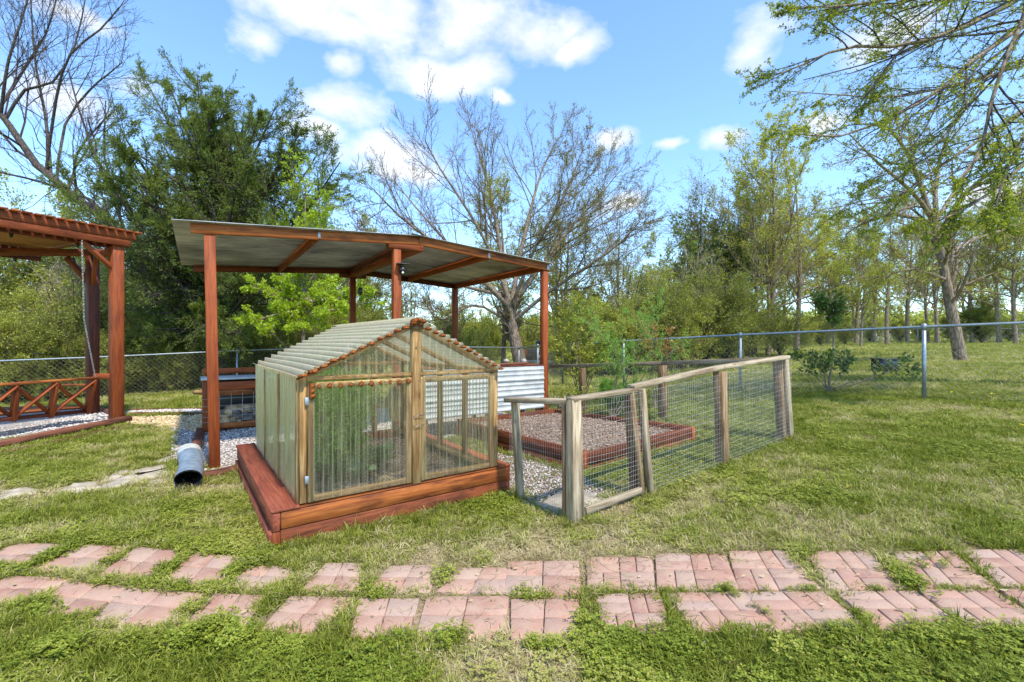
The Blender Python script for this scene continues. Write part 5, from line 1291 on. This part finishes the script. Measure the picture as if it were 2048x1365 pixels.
for px, Y_, pr, sc in [(735, 24, gC, .66), (640, 27, gD, 1.05), (560, 24, gC, .85), (470, 30, gB, .78), (330, 27, gB, .85), (170, 24, gD, 1.15), (60, 22, gD, 1.1), (-80, 24, gB, .8), (-220, 24, gD, 1.1), (250, 20, gC, .72), (690, 22, gD, .9), (-350, 22, gA, .8)]:
    put(pr, 'pale woodland tree beyond the thicket, '+lmk(px), px, Y_, sc, None, 'woodland behind the left fence')
for i_, (px, Y_, sc) in enumerate(((1540, 40, 1.35), (1640, 43, 1.4), (1705, 48, 1.45), (1815, 50, 1.35), (1930, 47, 1.35), (2030, 50, 1.45), (2130, 48, 1.4))):
    put(gD, ORD[i_]+' full leafy tree from the left in the woodland behind the field trees', px, Y_, sc, None, 'leafy woodland behind the field')
# leaning tree in the field
P, Rr = limbs(15.5, [(.09, (1885,510), (1865,440), (1820,380,-.5), (1760,330,-1), (1700,270,-1)), (.10, (1880,500), (1870,400,.5), (1880,320,1), (1900,260,1)), (.09, (1875,480), (1920,400,-1), (1975,350,-1.5), (2040,300,-2)),
    (.08, (1865,450), (1800,430,1), (1740,440,1.5), (1690,470,2)), (.08, (1885,520), (1945,480,1), (2010,460,2), (2070,440,2)), (.09, (1860,430), (1830,340), (1790,270,-1), (1745,240,-1)), (.06, (1890,560), (1830,540,-1), (1770,550,-1)), (.07,(1868,450),(1930,350,2),(1980,280,3))], 9)
TP, _ = limbs(15.5, [((1922,724), (1908,650), (1895,580), (1880,500), (1865,440))], 9); P = np.concatenate([TP, P]); Rr = np.concatenate([np.linspace(.185, .09, 9)[None], Rr*.85])
with_crown('leaning_tree', 'tree with a thick bare leaning trunk standing alone in the field', 'tree', G(1922, 724), P, Rr,
    dict(k=12, ang=.8, lr=.48, t0=.3, rr=.5, n=6, wob=.14, trop=(0,0,.05), rmin=.012), dict(k=8, ang=.7, lr=.5, t0=.15, rr=.55, n=5, wob=.15, trop=(0,0,.04), rmin=.007), dict(k=5, ang=.65, lr=.5, t0=.15, rr=.6, n=4, wob=.17, rmin=.005), 4, .055, 'spring', .5, .04, bmat='bark')
# bare dark tree leaning in from the left
P, Rr = limbs(16.0, [(.06, (102,362), (92,240,.5), (70,120,1), (60,-30,1)), (.05, (12,238), (50,180), (105,165), (150,90), (172,-10)), (.045, (92,345), (112,200,-.5), (140,110,-1), (200,60,-1), (238,15,-1)),
    (.045, (112,372), (130,250,1), (180,180,1), (215,150,1), (245,125,1)), (.05, (2,228), (15,130,-.5), (40,50,-.5), (65,-30,-.5)), (.045, (-30,195), (-60,90), (-80,-20)), (.04, (45,294), (-10,260,-1), (-80,230,-1)),
    (.08, (240,465), (180,400,1.2), (100,370,1.5), (0,345,2), (-120,330,2)), (.04, (155,398), (150,320,-1), (190,260,-1), (230,220,-1)), (.05,(0,215),(60,120,1),(95,60,1),(120,-30,1))], 9)
TP, _ = limbs(16.0, [((372,815), (350,700), (300,560), (255,480), (200,425), (115,375), (50,300), (0,225), (-60,160), (-120,100))], 9); P = np.concatenate([TP, P]); Rr = np.concatenate([np.linspace(.23, .05, 9)[None], Rr*.75])
with_crown('bare_leaning_tree', 'dark bare tree arching up at the left edge over the pergola', 'tree', W(372, 775, 16), P, Rr,
    dict(k=13, ang=.65, lr=.40, t0=.25, rr=.38, n=6, wob=.12, trop=(0,0,.07), rmin=.010), dict(k=8, ang=.6, lr=.5, t0=.15, rr=.55, n=5, wob=.14, trop=(0,0,.06), rmin=.006), dict(k=4, ang=.55, lr=.5, t0=.15, rr=.6, n=4, wob=.16, rmin=.004), 1, .04, 'olive', .5, .03, bmat='barkdark', tmat='twigdark')
# dark cedar
tips = [(150,330),(190,240),(250,205),(300,110),(345,120),(400,105),(450,140),(500,170),(545,160),(590,215),(625,255),(668,300),(640,350),(150,390),(200,300),(270,290),(380,190),(470,230),(560,290),(620,340),(330,230),(430,280),(520,330),(240,360),(600,400),(330,340),(460,370),(180,450),(270,440),(380,420),(550,430),(230,520),(330,500),(450,480),(300,600),(400,590),(520,520),(250,650),(470,640),(350,680)]
tips = [(430+(a-430)*1.05, b+(55 if b < 260 else 25)) for a, b in tips]
for k in range(14):
    q_ = rng.uniform(0, 6.28); s_ = math.sqrt(rng.uniform(.05, .75)); tips.append((425+235*s_*math.cos(q_), 370+190*s_*math.sin(q_)))
ls = []
for i_, (a, b) in enumerate(tips):
    yy = rng.uniform(-2.6, 1.6)*(1.0 if b > 200 else .4); by = min(640, b+60+abs(a-430)*.75+rng.uniform(20, 80)); by = max(by, 330)
    mxp = 430+(a-430)*.45; myp = by+(b-by)*.42+15
    ls.append((.065, (430+(a-430)*.03, by, 0), (mxp, myp, yy*.5), (a, b, yy)))
P, Rr = limbs(14.5, ls, 9, r1=.012)
TP, _ = limbs(14.5, [((438,770), (432,600), (428,450), (420,330), (410,260), (402,190))], 9); P = np.concatenate([TP, P]); Rr = np.concatenate([np.linspace(.24, .03, 9)[None], Rr])
def cedar_extra(last):
    return []
with_crown('cedar_tree', 'large dark green windswept cedar rising behind the two timber roofs', 'tree', G(438, 772), P, Rr,
    dict(k=15, ang=.78, lr=.42, t0=.10, rr=.5, n=6, wob=.10, trop=(.03,0,.04), rmin=.010, fall=.68), dict(k=10, ang=.6, lr=.45, t0=.05, rr=.5, n=4, wob=.10, trop=(.02,0,.04), rmin=.005, fall=.4), dict(k=4, ang=.55, lr=.6, t0=.1, rr=.5, n=3, wob=.10, trop=(0,0,.03), rmin=.004, fall=.3), 10, .07, 'cedar', .30, .03, bmat='barkdark', tmat='twigdark', mixd=.75, lt0=.0)
# light green pear
ls = [(.03, (606,600), (a*.5+303, (600+b)/2+10, d_*.4), (a, b, d_)) for a, b, d_ in [(612,345,0),(590,400,.3),(640,395,-.3),(580,450,.5),(655,440,.2),(560,560,-.9),(500,570,-.8),(495,640,-.6),(530,660,-1),(600,500,-.6),(680,560,.3),(730,580,0),(700,620,-.5),(640,640,-1),(560,620,-1.1),(690,540,.6),(620,440,-.4),(540,545,.5),(650,590,-1),(590,660,-1.1),(640,520,.8),(745,605,.3)]]
P, Rr = limbs(12.2, ls, 7, r1=.006); TP, _ = limbs(12.2, [((607,790), (606,640), (608,500), (612,380))], 7); P = np.concatenate([TP, P]); Rr = np.concatenate([np.linspace(.07, .01, 7)[None], Rr])
def bl(last):
    q, d_ = leaf_pts(last[-1][0], 1, .02); m_ = (rng.uniform(0, 1, len(q)) < .30) & (q[:, 2] < 3.2) & (q[:, 0] < -4.6); return [(leaves(q[m_], d_[m_], .05, .9, .2), 'blossom', 'blossom')]
with_crown('pear_tree', 'bright yellow green flowering pear tree seen under and above the pavilion roof', 'tree', G(607, 792), P, Rr,
    dict(k=11, ang=.7, lr=.38, t0=.15, rr=.55, n=5, wob=.14, trop=(0,0,.10), rmin=.005), dict(k=6, ang=.65, lr=.45, t0=.15, rr=.6, n=4, wob=.15, trop=(0,0,.08), rmin=.003), None, 17, .06, 'pear', .7, .03, extra=bl)
# branches hanging in from the right: a tree standing just outside the frame
bx_, by_ = 10.6, 7.6; tb0 = np.array([bx_, by_, T(bx_, by_)])
def OB(*pts): return [(px, py, d_) for px, py, d_ in pts]
ls = [(.05, (2280,-260,.6), (2120,-60,.2), (1960,40,0), (1800,90,-.2), (1650,95,-.4), (1545,130,-.5), (1468,155,-.6)), (.05, (2290,-120,0), (2130,0,0), (1960,110,-.3), (1860,190,-.5), (1740,240,-.6), (1620,275,-.8), (1470,258,-.9)),
      (.045, (2290,40,.6), (2140,150,.5), (2020,240,.3), (1900,320,.2), (1760,400,0), (1650,408,0)), (.045, (2200,-260,-.4), (2000,-60,-.7), (1800,-10,-.9), (1650,12,-1), (1530,14,-1)),
      (.04, (2290,-60,.8), (2120,80,.6), (1990,150,.5), (1860,180,.4), (1740,195,.3), (1500,182,.2)), (.04, (2290,150,.3), (2150,260,.2), (2060,320,.1), (1960,400,0), (1850,450,-.1), (1760,470,-.2)),
      (.045, (2240,-200,-.5), (2060,20,-.8), (1990,180,-1), (1960,300,-1), (1900,380,-1.1)), (.04, (2290,250,.2), (2180,330,.2), (2080,360,.1), (1980,430,0), (1900,480,0)), (.035, (2150,-200,.5), (1950,-40,.5), (1850,40,.4), (1760,120,.3), (1700,200,.3)),
      (.04, (2290,0,-.8), (2160,120,-1), (2050,270,-1.2), (2000,380,-1.3), (1990,440,-1.3)), (.03, (2100,-150,1.0), (1900,-60,1.0), (1740,-30,.9), (1590,40,.8)), (.03,(2250,-100,1.2),(2050,60,1.0),(1900,260,1.0),(1800,330,.9),(1700,360,.8))]
ls = [(l[0],)+tuple((p_[0]+max(0, (1900-p_[0]))*.17, p_[1], p_[2]) for p_ in l[1:]) for l in ls]
P, Rr = limbs(7.4, ls, 12, r1=.006)
tr_ = resample([tb0, tb0+[.1, 0, 2.5], tb0+[-.1, -.1, 5.0], tb0+[.1, 0, 8.0], tb0+[.3, 0, 10.5]], 12)
con = np.array([resample([tb0+[0, 0, 2.6+.42*i_], (tb0+[0, 0, 2.8+.42*i_])*.5+P[i_, 0]*.5, P[i_, 0]], 12) for i_ in range(len(P))])
strA = [(tr_[None], np.linspace(.3, .12, 12)[None], 10, 'trunk'), (con, np.tile(np.linspace(.09, .055, 12), (len(P), 1)), 6, 'trunk'), (P, Rr*.8, 6, 'trunk')]
P1, R1 = grow(P, Rr, 16, .5, .33, .12, .97, .5, 7, .09, (-.03, 0, -.02), .82, .005, squash=.7)
P2, R2 = grow(P1, R1, 8, .55, .45, .15, 1, .5, 6, .10, (-.03, 0, .02), .5, .0028)
P3, R3 = grow(P2, R2, 3, .6, .45, .2, 1, .6, 4, .12, (0, 0, 0), .5, .002)
lp, ld = leaf_pts(P2, 15, .012, .05); l3, d3 = leaf_pts(P3, 5, .012, .05); l1, d1 = leaf_pts(P1, 12, .015, .3)
tree_obj('overhanging_tree', 'tree outside the right edge whose budding branches hang into the upper right', 'tree', tb0, strA+[(P1, R1, 4, 'twig'), (P2, R2, 3, 'twig'), (P3, R3, 3, 'twig')],
    [(leaves(np.concatenate([lp, l3, l1]), np.concatenate([ld, d3, d1]), .036, .55, .35), 'over', 'crown')], bmat='bark', tmat='twigdark')
# understory shrubs
def gen_shrub(h, w_, ns, k1, k2, leafn, ls_, lmat, tmat='twig', asp=.5):
    a = rng.uniform(0, 6.28, ns); r_ = rng.uniform(.15, 1, ns); P = np.zeros((ns, 6, 3))
    for j in range(6):
        t = j/5; P[:, j, 0] = np.cos(a)*w_*r_*t**1.3; P[:, j, 1] = np.sin(a)*w_*r_*t**1.3; P[:, j, 2] = h*t*(1-.45*r_**2)*rng.uniform(.85, 1.1, ns)
    Rr = np.tile(np.linspace(.03, .008, 6), (ns, 1)); P1, R1 = grow(P, Rr, k1, .8, .42, .1, 1, .5, 5, .16, (0, 0, .05), .5, .006)
    P2, R2 = grow(P1, R1, k2, .7, .5, .1, 1, .6, 4, .18, (0, 0, .03), .4, .005); lp, ld = leaf_pts(P2, leafn, .05)
    return [(P, Rr, 5, 'trunk'), (P1, R1, 3, 'twig'), (P2, R2, 3, 'twig')], [(leaves(lp, ld, ls_, asp), lmat, 'foliage')]
def mks(name, *a, **k):
    tm = k.pop('tmat', 'twig'); st, lv = gen_shrub(*a, **k); return [tree_obj(name, 'x', 'shrub', (0, 0, 0), st, lv, None, 'barkdark', tm, parts=('stems', 'branches', 'foliage')), False]
sA = mks('thicket_shrub', 3.6, 2.0, 16, 9, 7, 20, .07, 'thicket'); sB = mks('thicket_shrub', 3.2, 2.1, 16, 9, 7, 18, .07, 'thicketlight'); sC = mks('bare_shrub', 4.0, 1.8, 18, 9, 6, 2, .06, 'olive', tmat='twigpale')
sD = mks('cedar_shrub', 2.6, 1.3, 18, 9, 7, 16, .085, 'cedar', asp=.3)
def yfence(px):     # depth of the left fence line seen at px
    k = (px-CX)/F
    for (a, b) in zip(LF[:-1], LF[1:]):
        den_ = (b[0]-a[0])-k*(b[1]-a[1]); t = (k*a[1]-a[0])/den_ if abs(den_) > 1e-9 else -1
        if -.001 <= t <= 1.001: return a[1]+t*(b[1]-a[1])
    return 14
for i_, px in enumerate(range(-460, 700, 62)):
    yf = yfence(px)
    for rr_, (dy, sc) in enumerate(((1.5, .62), (3.8, .95), (6.6, 1.35))):
        Y_ = yf+dy+rng.uniform(-.4, .6); pr = (sA, sB, sA, sC, sB)[(i_*2+rr_*3) % 5] if rr_ else (sA, sB, sA)[i_ % 3]
        put(pr, ('dense green shrub' if pr is sA else 'yellow green shrub' if pr is sB else 'pale bare shrub')+(', front row of left thicket, ', ', middle row of left thicket, ', ', back row of left thicket, ')[rr_]+''+lmk(px), px+rng.uniform(-20, 20), Y_, sc*rng.uniform(.85, 1.15)*(1.1 if px < 150 else 1), None, 'thicket behind the left fence' if pr is not sC else 'bare shrubs in the left thicket')
for i_, (px, Y_, sc) in enumerate(((865, 19.5, .80), (910, 20.5, .95), (955, 19.6, .72))): put(sD, ('left', 'middle and tallest', 'right')[i_]+' one of three dark cedar bushes behind the pavilion', px, Y_, sc, None, 'dark cedar bushes')
for i_, (px, Y_, sc, pr) in enumerate(((760, 22, 1.0, sB), (820, 25, 1.2, sC), (700, 20, 1.0, sB), (900, 28, 1.3, sB), (980, 30, 1.2, sB), (1060, 34, 1.2, sB))):
    put(pr, 'light green shrub behind the pavilion, '+ORD[i_]+' from the pear tree' if pr is sB else 'pale bare shrub seen behind the middle pavilion post', px, Y_, sc, None, 'light shrubs behind the pavilion' if pr is sB else None)
for i_, (px, Y_, sc, pr) in enumerate(sorted(((1172, 16.5, .75, sA), (1215, 15.6, .72, sB), (1262, 15.2, .78, sB), (1310, 15.4, .85, sA), (1362, 15.8, .85, sB), (1408, 16.5, .92, sA), (1452, 17.2, .85, sA), (1560, 20.5, .65, sA), (1240, 19, 1.15, sC), (1300, 20, 1.25, sB), (1380, 20.5, 1.25, sC), (1180, 21, 1.2, sB), (1440, 21.5, 1.2, sB), (1495, 20, .8, sA), (1150, 19, .8, sA)), key=lambda q: q[0])):
    put(pr, {id(sA): 'dense green shrub', id(sB): 'yellow green shrub', id(sC): 'grey twiggy shrub'}[id(pr)]+', '+ORD[i_]+' from the left in the hedge behind the pen', px, Y_, sc, None, {id(sA): 'green hedge shrubs', id(sB): 'yellow green hedge shrubs', id(sC): 'twiggy hedge shrubs'}[id(pr)])
for i_, (px, Y_, sc, pr) in enumerate(((1610, 31, .55, sB), (1640, 33, .6, sA), (1690, 34, .55, sA), (1740, 40, .6, sB), (1800, 42, .55, sA), (1840, 41, .6, sB), (1905, 42, .7, sA), (1960, 42, .65, sB), (2020, 41, .6, sA), (2080, 40, .7, sB), (2150, 40, .7, sA))):
    put(pr, ORD[i_]+' low green bush from the left along the far edge of the field', px, Y_, sc, None, 'bushes at the far field edge')
put(sD, 'dark conical cedar across the field, right of the leaning trunk', 1962, 36, 1.25)
put(sD, 'dark green cedar rising inside the grove left of the paired trunks', 1412, 23.0, 2.2, flat=1.15)
put(gD, 'bright green leafy tree between the grove and the leaning field tree', 1722, 30, .82)
# far fringe that reads as one mass
fr_pts = []; n = 90000
a_ = rng.uniform(-1.25, 1.25, n); D_ = rng.uniform(75, 110, n); X_ = a_*D_; hh = 4.2+3.0*vnoise(a_*60, D_*.02, .35, 77, 4); zz = rng.uniform(0, 1, n)**.8*hh
vq = leaves(np.stack([X_, D_, zz-.3+terr(X_, D_)], -1), rng.normal(size=(n, 3)), .55, .6, .3)
link('distant_wood', mesh_np('distant_wood', vq[0], vq[1], None, M['thicketlight']), kind='stuff')

# ------------------------------------------------------------------ near plants on the right
def leafy(name, label, base, stems, k, lr, leafn, ls_, lmat, asp=.5, tmat='twig', n=8, ang=.8, r0=.012, r1=.003, trop=(0, 0, .05), jit=.02, k2=None, mixd=.5):
    P = np.array([resample([base]+[Vector(p_) for p_ in s], n) for s in stems]); Rr = np.tile(np.linspace(r0, r1, n), (len(P), 1))
    P1, R1 = grow(P, Rr, k, ang, lr, .3, 1, .5, 5, .14, trop, .5, .002); st = [(P, Rr, 6, 'trunk'), (P1, R1, 3, 'twig')]; lastp = P1
    if k2: P2, R2 = grow(P1, R1, k2, .7, .5, .15, 1, .6, 4, .14, trop, .5, .0015); st.append((P2, R2, 3, 'twig')); lastp = P2
    lp, ld = leaf_pts(lastp, leafn, jit); return tree_obj(name, label, 'plant', base, st, [(leaves(lp, ld, ls_, asp, mixd), lmat, 'foliage')], None, 'bark', tmat, parts=('stem', 'branches', 'foliage'))
sp_ = G(1655, 786); sy = sp_.y
stemP = np.array([resample([sp_, W(1662, 740, sy), W(1668, 680, sy), W(1664, 640, sy), W(1655, 605, sy)], 8)]); sR = np.linspace(.024, .010, 8)[None]
low = [[(1640,760,-.1),(1610,735,-.2),(1592,712,-.2)], [(1645,755,.2),(1632,730,.3),(1622,712,.3)], [(1690,768,-.2),(1745,757,-.3),(1795,738,-.3),(1834,752,-.3)], [(1672,760,.1),(1690,735,.2),(1696,718,.2)], [(1650,760,-.3),(1648,735,-.4),(1655,716,-.4)], [(1660,750,.2),(1672,728,.3),(1690,712,.3)],[(1745,757,-.3),(1790,735,-.3),(1822,728,-.3)]]
lowP = np.array([resample([sp_]+[W(a, b, sy+c) for a, b, c in s], 8) for s in low]); lR = np.tile(np.linspace(.011, .003, 8), (len(low), 1))
g1, gr1 = grow(lowP, lR, 9, .75, .30, .35, 1, .5, 4, .14, (0, 0, .06), .5, .002); g2, gr2 = grow(stemP, sR, 20, .9, .20, .66, 1, .5, 4, .14, (0, 0, .02), .2, .002)
lp, ld = leaf_pts(g1, 14, .03); lq, le = leaf_pts(g2, 45, .04)
tree_obj('sapling', 'young dark leaved sapling with a leafy top and low spreading branches on the right lawn', 'sapling', sp_, [(stemP, sR, 6, 'trunk'), (lowP, lR, 5, 'trunk'), (g1, gr1, 3, 'twig'), (g2, gr2, 3, 'twig')], [(leaves(np.concatenate([lp, lq]), np.concatenate([ld, le]), .075, .55), 'shrubdark', 'foliage')], parts=('stem', 'branches', 'foliage'))
# wispy fern stalks arching out of the bed
fb = Vector((1.55, 7.25, T(1.55, 7.25)))
def at_(px, py, y_): return W(px, py, y_)
leafy('asparagus_stalks', 'wispy green asparagus stalks arching above the back rail of the pen', fb, [[at_(1235,740,7.2), at_(1205,680,7.1), at_(1170,635,7.0)], [at_(1250,760,7.2), at_(1222,690,7.1), at_(1195,660,7)], [at_(1305,750,7.2), at_(1298,670,7.2), at_(1262,622,7.2)],
    [at_(1300,730,7.4), at_(1305,650,7.4), at_(1310,610,7.4)], [at_(1260,740,7.3), at_(1275,690,7.3), at_(1290,650,7.3)], [at_(1230,760,7.1), at_(1250,720,7.1), at_(1225,690,7)], [at_(1290,770,7.2), at_(1320,720,7.2), at_(1370,690,7.1)], [at_(1270,760,7.2), at_(1240,730,7.2), at_(1200,725,7.2)]],
    17, .24, 16, .035, 'fern', .22, 'ferngreen', r0=.009, r1=.0025, k2=3, jit=.015)
fern(np.array([1.75, 7.6, T(1.75, 7.6)]), .62, .42, 30, 'low bushy asparagus clump behind the raised bed inside the pen')
leafy('rusty_shrub', 'thin shrub with orange brown new shoots beside the back rail of the pen', Vector((2.55, 8.1, T(2.55, 8.1))), [[W(a, 700, 8.0), W(a+b, c, 8.0)] for a, b, c in ((1290, 2, 660), (1312, -2, 656), (1335, 4, 665), (1300, -8, 690), (1345, 12, 700), (1320, 3, 690))], 10, .16, 12, .05, 'dryleaf', .5, r0=.008, trop=(0, 0, .2))
leafy('green_shrub', 'leafy green shrub growing just right of the right pavilion post', Vector((1.35, 8.9, T(1.35, 8.9))), [[W(1160+a, 720+b*.4, 8.8), W(1160+a*2.2, c, 8.8)] for a, b, c in ((0, 0, 610), (-15, 10, 650), (15, 0, 625), (30, 10, 680), (-22, 20, 690), (20, 30, 700), (-5, 0, 640), (35, 20, 655))], 14, .34, 14, .055, 'thicketlight', .55, r0=.012, k2=4)
for i_, (px, py, s_) in enumerate(((1112, 792, .09), (1122, 806, .08), (1140, 800, .10), (1152, 796, .09), (1128, 790, .08), (1160, 812, .07))):
    p_ = W(px, py, 8.3+.1*(i_ % 3)); p_.z = T(p_.x, p_.y)+s_*.9+(.1 if i_ % 2 else .2); tag(lump('rock', p_, (s_, s_*.8, s_*.7), M['rock'], None), 'rough stone heaped behind the raised bed beside the right pavilion post', 'rock', 'stone heap by the pavilion post')
leafy('mound_plant', 'low green and yellow plant spilling over the stones behind the raised bed', Vector((.95, 8.0, .05)), [[W(1130+a, 800, 8.0), W(1130+a*1.8, 782+abs(a)*.5, 7.9)] for a in (-22, -12, -4, 5, 14, 25, 34)], 12, .5, 8, .04, 'thicketlight', .5, r0=.006)
# fence line weeds on the left and a bright bush
for px, Y_, sc in ((355, 14.6, .42), (230, 13.9, .30), (100, 13.0, .34), (520, 16, .4)): put(sB, 'low bright green bush against the left fence, '+lmk(px), px, Y_, sc, None, 'low bushes at the left fence')
# far houses and far fence glimpsed between the trunks
def house(label, x, y, L_, Wd, H, rz):
    h = thing('house', label, 'house', (x, y, T(x, y)-.1), rz); bx('wall', -L_/2, L_/2, -Wd/2, Wd/2, 0, H, M['siding'], h)
    V = [(-L_/2-.3, -Wd/2-.3, H+.004), (L_/2+.3, -Wd/2-.3, H+.004), (L_/2+.3, Wd/2+.3, H+.004), (-L_/2-.3, Wd/2+.3, H+.004), (-L_/2-.3, 0, H+1.6), (L_/2+.3, 0, H+1.6)]
    link('roof', mesh_np('roof', V, [[0, 1, 5, 4], [2, 3, 4, 5], [3, 2, 1, 0]], [[0, 4, 3], [1, 2, 5]], M['shingle']), h)
    for a in (-L_*.3, 0, L_*.3): bx('window', a-.5, a+.5, -Wd/2-.03, -Wd/2-.002, 1, 2.1, M['glassdark'], h)
house('pale low house glimpsed between trunks across the field', 66, 86, 12, 7, 2.0, .2); house('light coloured house glimpsed at the far right behind trees', 92, 84, 14, 7, 2.2, -.1)
chainlink('distant chain link fence across the far right of the field', [(28.5, 37), (33, 37), (37.5, 37), (42, 37)], None, group=None, cellw=.3, wr=.004)
